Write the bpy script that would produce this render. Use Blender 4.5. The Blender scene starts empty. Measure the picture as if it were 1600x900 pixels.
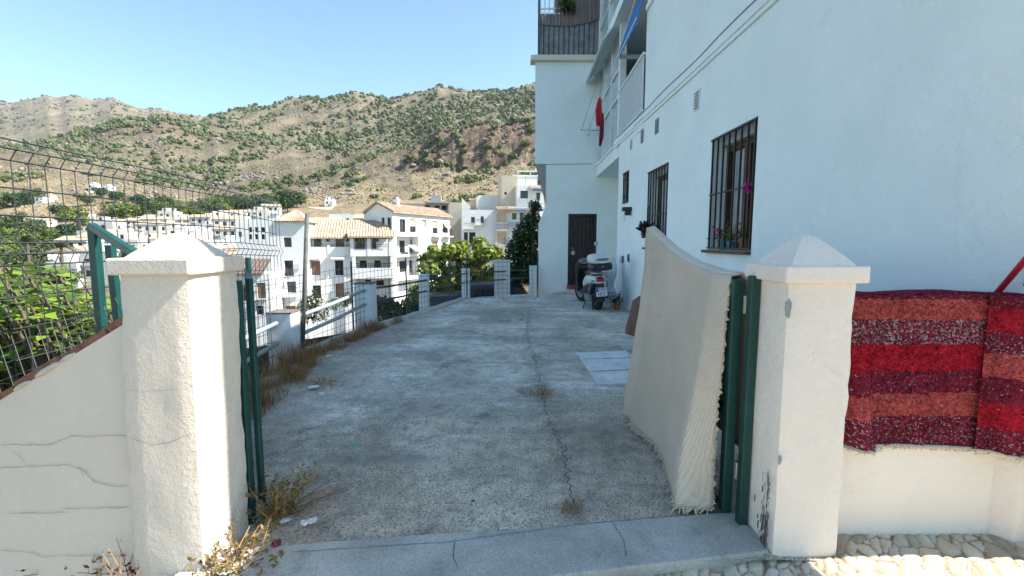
import bpy, math, random
from mathutils import Vector, Matrix, noise
random.seed(7)
R=math.radians
C=bpy.context.scene.collection
# ---------------------------------------------------------------- camera geometry (used to read real positions off at real depths)
EYE=1.3; F=700.; PIT=math.atan(72/700); SP,CP=math.sin(PIT),math.cos(PIT)
def ray(x,y):
    u=(x-800)/F; v=(450-y)/F
    return u, v*SP+CP, v*CP-SP
def P(x,y,Y):
    a,b,c=ray(x,y); t=Y/b; return Vector((a*t,Y,EYE+c*t))
def onz(x,y,z=0):
    a,b,c=ray(x,y); t=(z-EYE)/c; return Vector((a*t,b*t,z))
def onX(x,y,X):
    a,b,c=ray(x,y); t=X/a; return Vector((X,b*t,EYE+c*t))
def fbm(x,y,z=0,o=4):
    return noise.fractal(Vector((x,y,z)),1.0,2.0,o)
# ---------------------------------------------------------------- object helpers
def tag(o,label=None,cat=None,group=None,kind=None):
    if label: o['label']=label
    if cat: o['category']=cat
    if group: o['group']=group
    if kind: o['kind']=kind
    return o
def wloc(o):
    v=Vector((0,0,0))
    while o is not None: v=v+o.location; o=o.parent
    return v
def thing(name,loc,label,cat,group=None):
    o=bpy.data.objects.new(name,None); C.objects.link(o); o.location=loc; o.empty_display_size=.1
    return tag(o,label,cat,group)
class MB:
    def __init__(s): s.v=[]; s.f=[]; s.m=[]; s.sm=False
    def add(s,vs,fs,mi=0):
        n=len(s.v); s.v.extend([tuple(q) for q in vs]); s.f.extend([tuple(i+n for i in f) for f in fs]); s.m.extend([mi]*len(fs)); return s
    def box(s,x0,x1,y0,y1,z0,z1,mi=0,T=None):
        vs=[Vector((x,y,z)) for z in (z0,z1) for y in (y0,y1) for x in (x0,x1)]
        if T is not None: vs=[T@q for q in vs]
        return s.add(vs,[(0,2,3,1),(4,5,7,6),(0,1,5,4),(2,6,7,3),(0,4,6,2),(1,3,7,5)],mi)
    def bar(s,p,q,w,h=None,mi=0,up=(0,0,1)):
        p=Vector(p);q=Vector(q);h=h or w;d=(q-p);L=d.length
        if L<1e-6: return s
        d/=L;u=Vector(up)
        if abs(d.dot(u))>.98:u=Vector((0,1,0))
        a=d.cross(u).normalized();b=a.cross(d)
        vs=[r+a*(i*w/2)+b*(j*h/2) for r in(p,q) for i,j in((-1,-1),(1,-1),(1,1),(-1,1))]
        return s.add(vs,[(3,2,1,0),(4,5,6,7),(0,1,5,4),(1,2,6,5),(2,3,7,6),(3,0,4,7)],mi)
    def tube(s,pts,r,n=8,mi=0,caps=True):
        pts=[Vector(p) for p in pts];rs=r if isinstance(r,(list,tuple)) else [r]*len(pts);vs=[];pa=None
        for i,p in enumerate(pts):
            d=(pts[min(i+1,len(pts)-1)]-pts[max(i-1,0)]).normalized()
            if pa is None:
                u=Vector((0,0,1)) if abs(d.z)<.9 else Vector((0,1,0)); pa=d.cross(u).normalized()
            else: pa=(pa-d*pa.dot(d)).normalized()
            b=d.cross(pa)
            for k in range(n):
                t=2*math.pi*k/n; vs.append(p+(pa*math.cos(t)+b*math.sin(t))*rs[i])
        fs=[(i*n+k,i*n+(k+1)%n,(i+1)*n+(k+1)%n,(i+1)*n+k) for i in range(len(pts)-1) for k in range(n)]
        if caps: fs+= [tuple(range(n))[::-1],tuple((len(pts)-1)*n+k for k in range(n))]
        return s.add(vs,fs,mi)
    def lathe(s,prof,n=16,c=(0,0,0),mi=0,T=None):
        vs=[]
        for r,z in prof:
            for k in range(n):
                t=2*math.pi*k/n; q=Vector((r*math.cos(t),r*math.sin(t),z)); 
                q=T@q if T is not None else q+Vector(c); vs.append(q)
        fs=[(i*n+k,i*n+(k+1)%n,(i+1)*n+(k+1)%n,(i+1)*n+k) for i in range(len(prof)-1) for k in range(n)]
        return s.add(vs,fs,mi)
    def prism(s,poly,fn0,fn1,mi=0):
        n=len(poly); vs=[fn0(*q) for q in poly]+[fn1(*q) for q in poly]
        fs=[tuple(range(n)),tuple(range(2*n-1,n-1,-1))]+[(i,i+n,(i+1)%n+n,(i+1)%n) for i in range(n)]
        return s.add(vs,fs,mi)
    def grid(s,pts,mi=0):            # pts[i][j]
        a=len(pts);b=len(pts[0])
        return s.add([q for r in pts for q in r],[(i*b+j,i*b+j+1,(i+1)*b+j+1,(i+1)*b+j) for i in range(a-1) for j in range(b-1)],mi)
    def build(s,name,mats,parent=None,smooth=False,bevel=0,solid=0,at=None,seg=2,sub=0):
        if not isinstance(mats,(list,tuple)): mats=[mats]
        me=bpy.data.meshes.new(name)
        if parent is not None: o0=wloc(parent)
        elif at is not None: o0=Vector(at)
        else:
            xs=[q[0] for q in s.v];ys=[q[1] for q in s.v];zs=[q[2] for q in s.v]
            o0=Vector(((min(xs)+max(xs))/2,(min(ys)+max(ys))/2,min(zs)))
        me.from_pydata([(q[0]-o0.x,q[1]-o0.y,q[2]-o0.z) for q in s.v],[],s.f)
        for m in mats: me.materials.append(m)
        if len(mats)>1: me.polygons.foreach_set('material_index',s.m)
        if smooth: me.polygons.foreach_set('use_smooth',[True]*len(me.polygons))
        me.update()
        o=bpy.data.objects.new(name,me); C.objects.link(o)
        if parent is not None: o.parent=parent
        else: o.location=o0
        if solid:
            m=o.modifiers.new('solid','SOLIDIFY'); m.thickness=solid; m.offset=0
        if bevel:
            m=o.modifiers.new('bevel','BEVEL'); m.width=bevel; m.segments=seg; m.limit_method='ANGLE'; m.angle_limit=R(40)
        if sub:
            m=o.modifiers.new('sub','SUBSURF'); m.levels=sub; m.render_levels=sub
        return o
def islands(m,name,mt,par,**k):
    p=list(range(len(m.v)))
    def f(i):
        while p[i]!=i: p[i]=p[p[i]]; i=p[i]
        return i
    for fc in m.f:
        for i in fc[1:]: p[f(i)]=f(fc[0])
    gr={}
    for fc in m.f: gr.setdefault(f(fc[0]),[]).append(fc)
    out=[]
    for fs in gr.values():
        ids=sorted({i for fc in fs for i in fc}); mp={i:n for n,i in enumerate(ids)}; q=MB(); q.add([m.v[i] for i in ids],[tuple(mp[i] for i in fc) for fc in fs]); out.append(q.build(name,mt,par,**k))
    return out
def struct(o): o['kind']='structure'; return o
def copy_tree(o,parent=None):
    c=o.copy(); C.objects.link(c)
    if parent is not None: c.parent=parent
    for ch in list(o.children): copy_tree(ch,c)
    return c
# ---------------------------------------------------------------- materials
class NT:
    def __init__(s,name):
        s.m=bpy.data.materials.new(name); s.m.use_nodes=True; s.t=s.m.node_tree; s.n=s.t.nodes; s.L=s.t.links
        s.b=s.n['Principled BSDF']; s.tc=s.n.new('ShaderNodeTexCoord'); s.co=s.tc.outputs['Object']
    def set(s,k,v):
        i=s.b.inputs[k]
        if hasattr(v,'is_output') : s.L.new(v,i)
        else: i.default_value=v
        return s
    def mapv(s,co=None,scale=(1,1,1),rot=(0,0,0),loc=(0,0,0)):
        n=s.n.new('ShaderNodeMapping'); s.L.new(co or s.co,n.inputs[0]); n.inputs['Scale'].default_value=scale; n.inputs['Rotation'].default_value=rot; n.inputs['Location'].default_value=loc; return n.outputs[0]
    def noise(s,scale,detail=4,rough=.6,co=None,dist=0,out='Fac'):
        n=s.n.new('ShaderNodeTexNoise'); s.L.new(co or s.co,n.inputs['Vector']); n.inputs['Scale'].default_value=scale; n.inputs['Detail'].default_value=detail; n.inputs['Roughness'].default_value=rough; n.inputs['Distortion'].default_value=dist; return n.outputs[out]
    def vor(s,scale,feat='F1',co=None,out='Distance',rand=1):
        n=s.n.new('ShaderNodeTexVoronoi'); n.feature=feat; s.L.new(co or s.co,n.inputs['Vector']); n.inputs['Scale'].default_value=scale; n.inputs['Randomness'].default_value=rand; return n.outputs[out]
    def ramp(s,fac,stops,const=False):
        n=s.n.new('ShaderNodeValToRGB'); s.L.new(fac,n.inputs[0]); e=n.color_ramp.elements
        if const: n.color_ramp.interpolation='CONSTANT'
        while len(e)<len(stops): e.new(.5)
        for i,(p,c) in enumerate(stops):
            e[i].position=p
            if isinstance(c,(int,float)): c=(c,c,c)
            e[i].color=(*c,1)
        return n.outputs[0]
    def mix(s,fac,a,b,mode='MIX'):
        n=s.n.new('ShaderNodeMix'); n.data_type='RGBA'; n.blend_type=mode
        for i,q in ((0,fac),(6,a),(7,b)):
            if hasattr(q,'is_output'): s.L.new(q,n.inputs[i])
            elif i==0: n.inputs[0].default_value=q
            else: n.inputs[i].default_value=(*((q,)*3 if isinstance(q,(int,float)) else q),1)
        return n.outputs[2]
    def math(s,op,a,b=0.):
        n=s.n.new('ShaderNodeMath'); n.operation=op
        for i,q in enumerate((a,b)):
            if hasattr(q,'is_output'): s.L.new(q,n.inputs[i])
            else: n.inputs[i].default_value=q
        return n.outputs[0]
    def xyz(s,co=None):
        n=s.n.new('ShaderNodeSeparateXYZ'); s.L.new(co or s.co,n.inputs[0]); return n.outputs
    def bump(s,h,dist,strength=1):
        n=s.n.new('ShaderNodeBump'); s.L.new(h,n.inputs['Height']); n.inputs['Distance'].default_value=dist; n.inputs['Strength'].default_value=strength
        if s.b.inputs['Normal'].is_linked: s.L.new(s.b.inputs['Normal'].links[0].from_socket,n.inputs['Normal'])
        s.L.new(n.outputs[0],s.b.inputs['Normal']); return s
def sc(c,k): return tuple(min(1,x*k) for x in c)
def mat(name,col,rough=.8,var=.2,scale=6,bump=0,bscale=60,metal=0,spec=None,world=False):
    t=NT(name)
    if world:
        g=t.n.new('ShaderNodeNewGeometry'); t.co=g.outputs['Position']
    t.set('Base Color',t.ramp(t.noise(scale,5,.65),[(.3,sc(col,1-var)),(.7,sc(col,1+var))]))
    t.set('Roughness',rough).set('Metallic',metal)
    if spec is not None: t.set('Specular IOR Level',spec)
    if bump: t.bump(t.noise(bscale,3,.6),bump)
    return t.m
def plaster(name,col,bump=.004,bscale=45,dirt=.5,dcol=(.42,.38,.32),fine=.0012,peel=0,brush=0):
    t=NT(name); g=t.n.new('ShaderNodeNewGeometry'); t.co=g.outputs['Position']
    n1=t.noise(1.3,5,.6); c=t.ramp(n1,[(.3,sc(col,.93)),(.7,sc(col,1.03))])
    d=t.ramp(t.noise(2.6,8,.75,dist=.6),[(.56,0),(.78,dirt)])
    c=t.mix(d,c,dcol)
    st=t.ramp(t.noise(1,6,.7,co=t.mapv(scale=(6,6,.5))),[(.6,0),(.85,dirt*.6)])
    c=t.mix(st,c,sc(dcol,.8))
    sp=t.ramp(t.vor(7,rand=1),[(.018,1),(.03,0)]); sp=t.math('MULTIPLY',sp,t.ramp(t.noise(1.7,2),[(.5,0),(.6,.7)]))
    c=t.mix(sp,c,(.2,.18,.16))
    t.set('Base Color',c).set('Roughness',.9).set('Specular IOR Level',.2)
    t.bump(t.noise(bscale,5,.62),bump); t.bump(t.noise(7,4,.6),.012)
    if fine: t.bump(t.noise(260,2,.5),fine)
    if brush: t.bump(t.noise(1,5,.7,co=t.mapv(scale=(9,9,70))),brush); t.bump(t.noise(1,4,.7,co=t.mapv(scale=(60,60,8),rot=(.3,.2,0))),brush*.7)
    if peel:
        co=t.n.new('ShaderNodeVectorMath'); co.operation='MULTIPLY_ADD'; t.L.new(t.noise(3,5,.7,out='Color'),co.inputs[0]); co.inputs[1].default_value=(.35,.35,.35); t.L.new(t.co,co.inputs[2])
        e=t.vor(3.2,'DISTANCE_TO_EDGE',co=co.outputs[0]); ln=t.ramp(e,[(0,0),(.02,1)])
        msk=t.ramp(t.noise(1.1,3,.5),[(.53,1),(.6,0)])
        ln=t.math('MAXIMUM',ln,msk); t.bump(ln,peel)
    return t.m
M={}
M['house']=plaster('house plaster',(.81,.85,.84),.003,60,.26,(.45,.43,.4),.0015,peel=.0015)
M['house2']=plaster('far plaster',(.79,.84,.835),.003,40,.12,(.45,.43,.4),.0012)
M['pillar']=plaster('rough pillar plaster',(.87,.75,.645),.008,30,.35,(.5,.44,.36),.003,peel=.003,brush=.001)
M['pillar2']=plaster('weathered shade-toned pillar plaster',(.74,.635,.53),.010,30,.45,(.42,.36,.28),.004,peel=.003,brush=.001)  # base tone lowered to carry the left pillar's shade; dirt and peel are real
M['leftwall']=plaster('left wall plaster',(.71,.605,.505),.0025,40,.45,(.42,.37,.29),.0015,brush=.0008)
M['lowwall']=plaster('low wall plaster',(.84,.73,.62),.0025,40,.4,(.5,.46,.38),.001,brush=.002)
M['post']=plaster('parapet plaster',(.72,.75,.76),.003,40,.5,(.42,.38,.33))
M['cream']=plaster('cream plaster',(.7,.64,.52),.003,40,.3)
M['tan']=plaster('tan render',(.5,.43,.33),.003,40,.4)
M['greyr']=plaster('grey render',(.32,.31,.29),.003,40,.4)
M['farwhite']=plaster('whitewash',(.66,.65,.625),.02,3,.4,(.40,.37,.32),0)
M['farwhite2']=plaster('old whitewash',(.53,.51,.47),.02,3,.6,(.36,.33,.28),0)
M['capdirt']=mat('stained cap',(.16,.13,.11),.9,.5,14,.004,40)
M['stain']=mat('dark stain',(.1,.1,.1),.9,.4,20)
M['crack']=mat('crack',(.10,.09,.08),.95,.3,30)
M['crackl']=mat('hairline crack',(.33,.3,.26),.95,.3,30)
M['green']=mat('green gate paint',(.006,.05,.042),.42,.25,9,.0006,60)
M['wire']=mat('fence wire',(.02,.027,.028),.5,.3,30)
M['galv']=mat('galvanised wire',(.33,.36,.36),.5,.25,30,metal=.4)
M['pipe']=mat('painted pipe',(.30,.36,.37),.45,.3,22,.001,50)
M['darkpole']=mat('dark pole',(.085,.088,.08),.7,.4,15)
M['iron']=mat('black iron',(.012,.013,.014),.45,.3,20)
M['wood']=mat('window wood',(.085,.03,.016),.45,.35,14)
M['doorwood']=mat('door wood',(.024,.010,.010),.45,.45,9,.002,30)
M['step']=mat('red step tile',(.22,.05,.045),.6,.3,10)
M['glass']=mat('dark glass',(.02,.025,.03),.06,.3,2)
M['curtain']=mat('curtain',(.38,.4,.42),.9,.2,12)
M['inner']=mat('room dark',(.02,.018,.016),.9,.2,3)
M['whitemetal']=mat('white metal',(.72,.74,.75),.4,.06,8)
M['frosted']=mat('frosted glass',(.42,.52,.56),.15,.1,3)
M['blue']=mat('blue awning',(.012,.16,.42),.75,.12,5)
M['red']=mat('red cloth',(.45,.012,.03),.85,.25,8)
M['dred']=mat('dark red cloth',(.2,.008,.03),.85,.25,8)
M['white']=mat('white cloth',(.75,.78,.8),.85,.05,8)
M['polered']=mat('red paint',(.42,.012,.03),.4,.15,8)
M['poleblue']=mat('blue paint',(.01,.13,.42),.4,.15,8)
M['wood_grey']=mat('weathered plank',(.2,.2,.21),.85,.35,6,.003,40)
M['vent']=mat('vent grille',(.22,.24,.25),.7,.2,20)
M['terra']=mat('terracotta',(.11,.075,.058),.85,.3,9)
M['brick']=mat('brick coping',(.21,.085,.05),.9,.45,22,.006,30)
M['mortar']=mat('mortar',(.55,.5,.43),.9,.25,20,.004,40)
M['shut']=mat('brown shutter',(.2,.1,.06),.7,.25,6)
M['shutl']=mat('tan blind',(.5,.36,.26),.8,.2,6)
M['tyre']=mat('tyre rubber',(.012,.012,.013),.75,.3,30)
M['black']=mat('black plastic',(.012,.013,.015),.4,.3,20)
M['scwhite']=mat('scooter white',(.62,.62,.6),.25,.06,6)
M['scgrey']=mat('scooter grey',(.16,.17,.18),.35,.15,10)
M['chrome']=mat('metal',(.5,.5,.5),.3,.15,20,metal=.9)
M['tail']=mat('tail light',(.32,.015,.02),.2,.2,20)
M['plate']=mat('number plate white',(.72,.73,.74),.4,.03,8)
M['plateblue']=mat('number plate blue',(.01,.06,.3),.4,.05,8)
M['ink']=mat('plate lettering',(.01,.01,.01),.5,.05,8)
M['brown']=mat('brown towel',(.15,.085,.07),.95,.3,25,.004,60)
M['paper']=mat('paper litter',(.7,.68,.64),.85,.12,12)
M['litgreen']=mat('green litter',(.03,.35,.22),.5,.2,12)
M['pot']=mat('clay pot',(.28,.1,.05),.8,.25,12)
M['potblue']=mat('blue pot',(.06,.22,.28),.5,.2,12)
M['pink']=mat('pink petals',(.6,.03,.3),.7,.3,20)
M['bark']=mat('bark',(.13,.10,.075),.95,.35,12,.01,20)
M['haz']=mat('plastic sheet',(.55,.6,.62),.25,.1,6)
def leafmat(name,col,var=.45,trans=.25,scale=3.):
    t=NT(name); g=t.n.new('ShaderNodeNewGeometry'); r=g.outputs['Random Per Island']
    c=t.ramp(r,[(0,sc(col,1-var)),(.5,col),(1,(min(1,col[0]*(1+var*1.3)),min(1,col[1]*(1+var)),col[2]))])
    t.set('Base Color',c).set('Roughness',.5).set('Specular IOR Level',.3)
    tr=t.n.new('ShaderNodeBsdfTranslucent'); t.L.new(c,tr.inputs[0]); ms=t.n.new('ShaderNodeMixShader'); ms.inputs[0].default_value=trans
    out=t.n['Material Output']; t.L.new(t.b.outputs[0],ms.inputs[1]); t.L.new(tr.outputs[0],ms.inputs[2]); t.L.new(ms.outputs[0],out.inputs[0])
    return t.m
M['fig']=leafmat('fig leaves',(.125,.20,.038),.65,.35)
M['tree']=leafmat('tree leaves',(.16,.21,.042),.6,.35)
M['vine']=leafmat('vine leaves',(.018,.055,.014),.45,.2)
M['olive']=leafmat('olive leaves',(.055,.08,.028),.4,.2)
M['lime']=leafmat('bright leaves',(.12,.16,.03),.4,.3)
M['scrub']=leafmat('hill scrub leaves',(.066,.09,.028),.5,.15)
M['dry']=leafmat('dry grass',(.33,.20,.10),.5,.2)
M['drygreen']=leafmat('half dry weed',(.17,.13,.045),.5,.25)
M['dark']=leafmat('dark red leaves',(.035,.008,.014),.5,.1)
M['fringe']=leafmat('rug fringe',(.62,.53,.42),.2,.15)
def road():
    t=NT('driveway surface'); g=t.n.new('ShaderNodeNewGeometry'); t.co=g.outputs['Position']
    base=t.ramp(t.noise(.7,6,.65,dist=.4),[(.36,(.41,.365,.29)),(.5,(.63,.58,.475)),(.64,(.86,.81,.70))])
    y=t.xyz()[1]; yf=t.n.new('ShaderNodeMapRange'); t.L.new(y,yf.inputs[0]); yf.inputs[1].default_value=2.2; yf.inputs[2].default_value=4.6
    yy=t.math('ADD',yf.outputs[0],t.math('MULTIPLY',t.math('SUBTRACT',t.noise(1.1,4),.5),1.6))
    br=t.ramp(yy,[(.2,(.93,.86,.78)),(.7,(1,1,1))]); base=t.mix(1,base,br,'MULTIPLY')
    fine=t.ramp(t.noise(95,4,.8),[(.33,.42),(.5,1.0),(.67,1.5)]); mid_=t.ramp(t.noise(9,6,.75,dist=.3),[(.36,.62),(.5,1.),(.64,1.25)]); base=t.mix(.75,base,mid_,'MULTIPLY'); dk=t.ramp(t.noise(2.1,6,.7,dist=.7),[(.57,0),(.66,.7)]); base=t.mix(dk,base,(.2,.195,.18)); base=t.mix(.9,base,fine,'MULTIPLY')
    band=t.ramp(t.noise(1,5,.7,co=t.mapv(scale=(.55,2.6,1))),[(.5,0),(.66,.55)]); base=t.mix(band,base,(.26,.25,.23))
    X_=t.xyz()[0]; wob=t.math('MULTIPLY',t.math('SUBTRACT',t.noise(1.2,4),.5),.5); tr=None
    for xc in (-.85,.29):
        d=t.math('ABSOLUTE',t.math('SUBTRACT',t.math('ADD',X_,wob),xc)); q=t.ramp(d,[(.06,.38),(.22,0)]); tr=q if tr is None else t.math('MAXIMUM',tr,q)
    tr=t.math('MULTIPLY',tr,t.ramp(t.noise(3.3,5,.7),[(.42,0),(.62,1)])); base=t.mix(tr,base,(.15,.145,.135))
    ed=t.n.new('ShaderNodeMapRange'); t.L.new(t.math('ADD',X_,t.math('MULTIPLY',wob,1.8)),ed.inputs[0]); ed.inputs[1].default_value=-1.25; ed.inputs[2].default_value=-2.2; base=t.mix(t.math('MULTIPLY',ed.outputs[0],.7),base,(.24,.185,.125))
    v=t.vor(90,out='Color'); vd=t.vor(90); stone=t.ramp(vd,[(.25,1),(.42,0)]); pick=t.ramp(t.xyz(v)[0],[(.72,0),(.74,.75)]); 
    base=t.mix(t.math('MULTIPLY',stone,pick),base,(.45,.44,.42))
    pick2=t.ramp(t.xyz(v)[1],[(.68,0),(.7,.85)]); base=t.mix(t.math('MULTIPLY',stone,pick2),base,(.06,.058,.055))
    t.set('Base Color',base).set('Roughness',.92).set('Specular IOR Level',.25)
    t.bump(t.noise(70,4,.7),.012); t.bump(t.noise(6,4),.02); t.bump(t.ramp(vd,[(0,1),(.45,0)]),.004)
    return t.m
M['road']=road()
def conc():
    t=NT('threshold concrete'); g=t.n.new('ShaderNodeNewGeometry'); t.co=g.outputs['Position']
    c=t.ramp(t.noise(2.2,7,.68,dist=.5),[(.3,(.32,.30,.255)),(.55,(.47,.45,.39)),(.75,(.58,.555,.48))])
    c=t.mix(t.ramp(t.noise(5,6,.7),[(.56,0),(.7,.5)]),c,(.17,.165,.15))
    c=t.mix(.5,c,t.ramp(t.noise(120,3,.6),[(.35,.6),(.65,1.25)]),'MULTIPLY')
    t.set('Base Color',c).set('Roughness',.9).set('Specular IOR Level',.25); t.bump(t.noise(90,4,.7),.004); t.bump(t.noise(8,4),.01); return t.m
M['conc']=conc()
def slabm():
    t=NT('pale cover slab'); c=t.ramp(t.noise(5,6,.7),[(.35,(.5,.51,.5)),(.65,(.74,.75,.73))]); t.set('Base Color',c).set('Roughness',.9); t.bump(t.noise(60,4,.7),.006); return t.m
M['slab']=slabm()
def cobm():
    t=NT('cobblestone'); g=t.n.new('ShaderNodeNewGeometry'); t.co=g.outputs['Position']
    at=t.n.new('ShaderNodeAttribute'); at.attribute_name='stone'; 
    c=t.ramp(t.noise(9,6,.7),[(.3,(.5,.42,.31)),(.55,(.62,.55,.43)),(.75,(.7,.66,.57))])
    a2=t.n.new('ShaderNodeAttribute'); a2.attribute_name='hue'; c=t.mix(.8,c,t.ramp(a2.outputs['Fac'],[(0,(.55,.5,.42)),(.35,(1.,.9,.74)),(.6,(1.15,1.1,1.)),(.8,(.8,.82,.82)),(1,(1.25,1.2,1.1))]),'MULTIPLY'); c=t.mix(t.ramp(at.outputs['Fac'],[(.06,1),(.3,0)]),c,(.26,.205,.14))
    c=t.mix(t.ramp(t.noise(60,4,.7),[(.55,0),(.75,.5)]),c,(.35,.28,.2))
    t.set('Base Color',c).set('Roughness',.85); t.bump(t.noise(50,5,.65),.006); return t.m
M['cob']=cobm()
def rugm(name,stops):
    t=NT(name); z=t.xyz()[2]
    z=t.math('ADD',z,t.math('MULTIPLY',t.math('SUBTRACT',t.noise(45,3),.5),.035))
    n=t.n.new('ShaderNodeMapRange'); t.L.new(z,n.inputs[0]); n.inputs[1].default_value=0; n.inputs[2].default_value=1
    c=t.ramp(n.outputs[0],[(p,q) for p,q,w in stops],True); w=t.ramp(n.outputs[0],[(p,w) for p,q,w in stops],True)
    sp=t.noise(95,3,.7); spk=t.math('GREATER_THAN',t.math('ADD',sp,w),.69)
    c=t.mix(t.math('MULTIPLY',spk,.85),c,(.62,.55,.53))
    c=t.mix(.8,c,t.ramp(t.noise(60,4,.75),[(.3,.35),(.7,1.4)]),'MULTIPLY'); c=t.mix(t.ramp(t.noise(130,2,.6),[(.55,0),(.62,.5)]),c,(.12,.01,.03)); c=t.mix(.5,c,t.ramp(t.noise(3,5,.7),[(.3,.6),(.7,1.3)]),'MULTIPLY')
    t.set('Base Color',c).set('Roughness',1.).set('Specular IOR Level',.05); t.bump(t.noise(110,3,.7),.012); return t.m
def weave():
    t=NT('beige woven rug'); g=t.n.new('ShaderNodeNewGeometry'); t.co=g.outputs['Position']
    w=t.n.new('ShaderNodeTexWave'); w.bands_direction='Z'; w.inputs['Scale'].default_value=36; w.inputs['Distortion'].default_value=.6; w.inputs['Detail'].default_value=2; w.inputs['Detail Scale'].default_value=6; t.L.new(t.co,w.inputs[0])
    w2=t.n.new('ShaderNodeTexWave'); w2.bands_direction='Y'; w2.inputs['Scale'].default_value=45; w2.inputs['Distortion'].default_value=.8; t.L.new(t.co,w2.inputs[0])
    c=t.ramp(t.noise(2,5,.6),[(.35,(.66,.545,.43)),(.7,(.77,.65,.525))]); c=t.mix(.5,c,t.ramp(w.outputs['Fac'],[(0,.72),(.6,1.1)]),'MULTIPLY')
    c=t.mix(.3,c,t.ramp(w2.outputs['Fac'],[(0,.7),(.6,1.1)]),'MULTIPLY')
    c=t.mix(t.ramp(t.vor(4),[(.02,.8),(.035,0)]),c,(.25,.17,.1))
    t.set('Base Color',c).set('Roughness',1.).set('Specular IOR Level',.05); t.bump(w.outputs['Fac'],.0025); t.bump(w2.outputs['Fac'],.0015); return t.m
M['weave']=weave()
def reed():
    t=NT('reed screen'); w=t.noise(1,4,.7,co=t.mapv(scale=(60,60,1.2))); c=t.ramp(w,[(.3,(.07,.06,.06)),(.5,(.2,.16,.15)),(.7,(.34,.29,.28))]); t.set('Base Color',c).set('Roughness',.9); t.bump(w,.02); return t.m
M['reed']=reed()
def tiles():
    t=NT('clay roof tiles'); g=t.n.new('ShaderNodeNewGeometry'); t.co=g.outputs['Position']
    c=t.ramp(t.noise(1.6,5,.7),[(.3,(.24,.165,.105)),(.5,(.36,.265,.185)),(.72,(.5,.41,.31))]); t.set('Base Color',c).set('Roughness',.9); t.bump(t.noise(6,3),.03); return t.m
M['tiles']=tiles()
def hill():
    t=NT('dry hillside'); g=t.n.new('ShaderNodeNewGeometry'); t.co=g.outputs['Position']; nz=t.xyz(g.outputs['Normal'])[2]
    earth=t.ramp(t.noise(.012,9,.68),[(.3,(.15,.128,.09)),(.45,(.235,.195,.14)),(.56,(.33,.265,.185)),(.7,(.46,.37,.24))])
    sp=t.ramp(t.noise(.22,6,.75),[(.4,.55),(.62,1.15)]); earth=t.mix(.8,earth,sp,'MULTIPLY')
    scr=t.math('MULTIPLY',t.ramp(t.noise(.35,6,.8),[(.46,0),(.56,1)]),t.ramp(t.noise(.02,5,.6),[(.35,.25),(.6,1)])); earth=t.mix(scr,earth,(.10,.105,.05))
    rock=t.ramp(t.noise(.12,9,.78,co=t.mapv(scale=(1,1,.45))),[(.34,(.05,.042,.036)),(.5,(.21,.17,.135)),(.66,(.46,.385,.3))])
    k=t.math('ADD',nz,t.math('MULTIPLY',t.math('SUBTRACT',t.noise(.05,5,.7),.5),.5)); rk=t.ramp(k,[(.70,1),(.82,0)])
    c=t.mix(rk,earth,rock)
    ym=t.n.new('ShaderNodeMapRange'); t.L.new(t.xyz()[1],ym.inputs[0]); ym.inputs[1].default_value=430; ym.inputs[2].default_value=300
    st=t.math('MULTIPLY',ym.outputs[0],t.ramp(t.noise(.03,6,.7),[(.4,.15),(.6,.95)])); c=t.mix(st,c,t.ramp(t.noise(.6,6,.75),[(.35,(.27,.2,.12)),(.6,(.58,.45,.28))]))
    c=t.mix(.75,c,t.ramp(t.noise(.7,5,.8),[(.36,.4),(.5,.95),(.66,1.4)]),'MULTIPLY')
    def win(o,a,b,c,d):
        m1=t.n.new('ShaderNodeMapRange'); t.L.new(o,m1.inputs[0]); m1.inputs[1].default_value=a; m1.inputs[2].default_value=b; m2=t.n.new('ShaderNodeMapRange'); t.L.new(o,m2.inputs[0]); m2.inputs[1].default_value=d; m2.inputs[2].default_value=c; return t.math('MULTIPLY',m1.outputs[0],m2.outputs[0])
    P3=t.xyz(); wn=t.math('MULTIPLY',t.math('SUBTRACT',t.noise(.03,6,.7),.5),70); wx=t.math('ADD',P3[0],wn); wy=t.math('ADD',P3[1],t.math('MULTIPLY',wn,.35))
    cr=t.ramp(t.noise(1,8,.8,co=t.mapv(scale=(.22,.22,.05))),[(.3,(.03,.024,.02)),(.46,(.12,.088,.066)),(.58,(.26,.19,.135)),(.72,(.46,.37,.28))])
    ck=t.math('MULTIPLY',win(wx,-105,-85,10,30),win(wy,388,396,428,436)); ck=t.math('MAXIMUM',ck,t.math('MULTIPLY',win(wx,-300,-270,-215,-185),win(wy,440,460,520,560))); ck=t.math('MAXIMUM',ck,t.math('MULTIPLY',win(wx,-720,-680,-500,-470),win(wy,700,720,780,800)))
    c=t.mix(t.math('MULTIPLY',ck,t.ramp(t.noise(.08,6,.75),[(.38,.25),(.52,1)])),c,cr)
    yy=t.xyz()[1]; far=t.n.new('ShaderNodeMapRange'); t.L.new(yy,far.inputs[0]); far.inputs[1].default_value=60; far.inputs[2].default_value=14; 
    c=t.mix(t.math('MULTIPLY',far.outputs[0],.8),c,(.09,.075,.05))
    t.set('Base Color',c).set('Roughness',.97).set('Specular IOR Level',.1); t.bump(t.noise(.12,8,.78),6.); t.bump(t.noise(2.5,4,.7),.12); return t.m
M['hill']=hill()
M['rock']=mat('hillside rock',(.20,.168,.138),.95,.55,.35,.25,1.5,world=True)
M['drysc']=leafmat('dry hill scrub',(.19,.165,.095),.5,.1)
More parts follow.
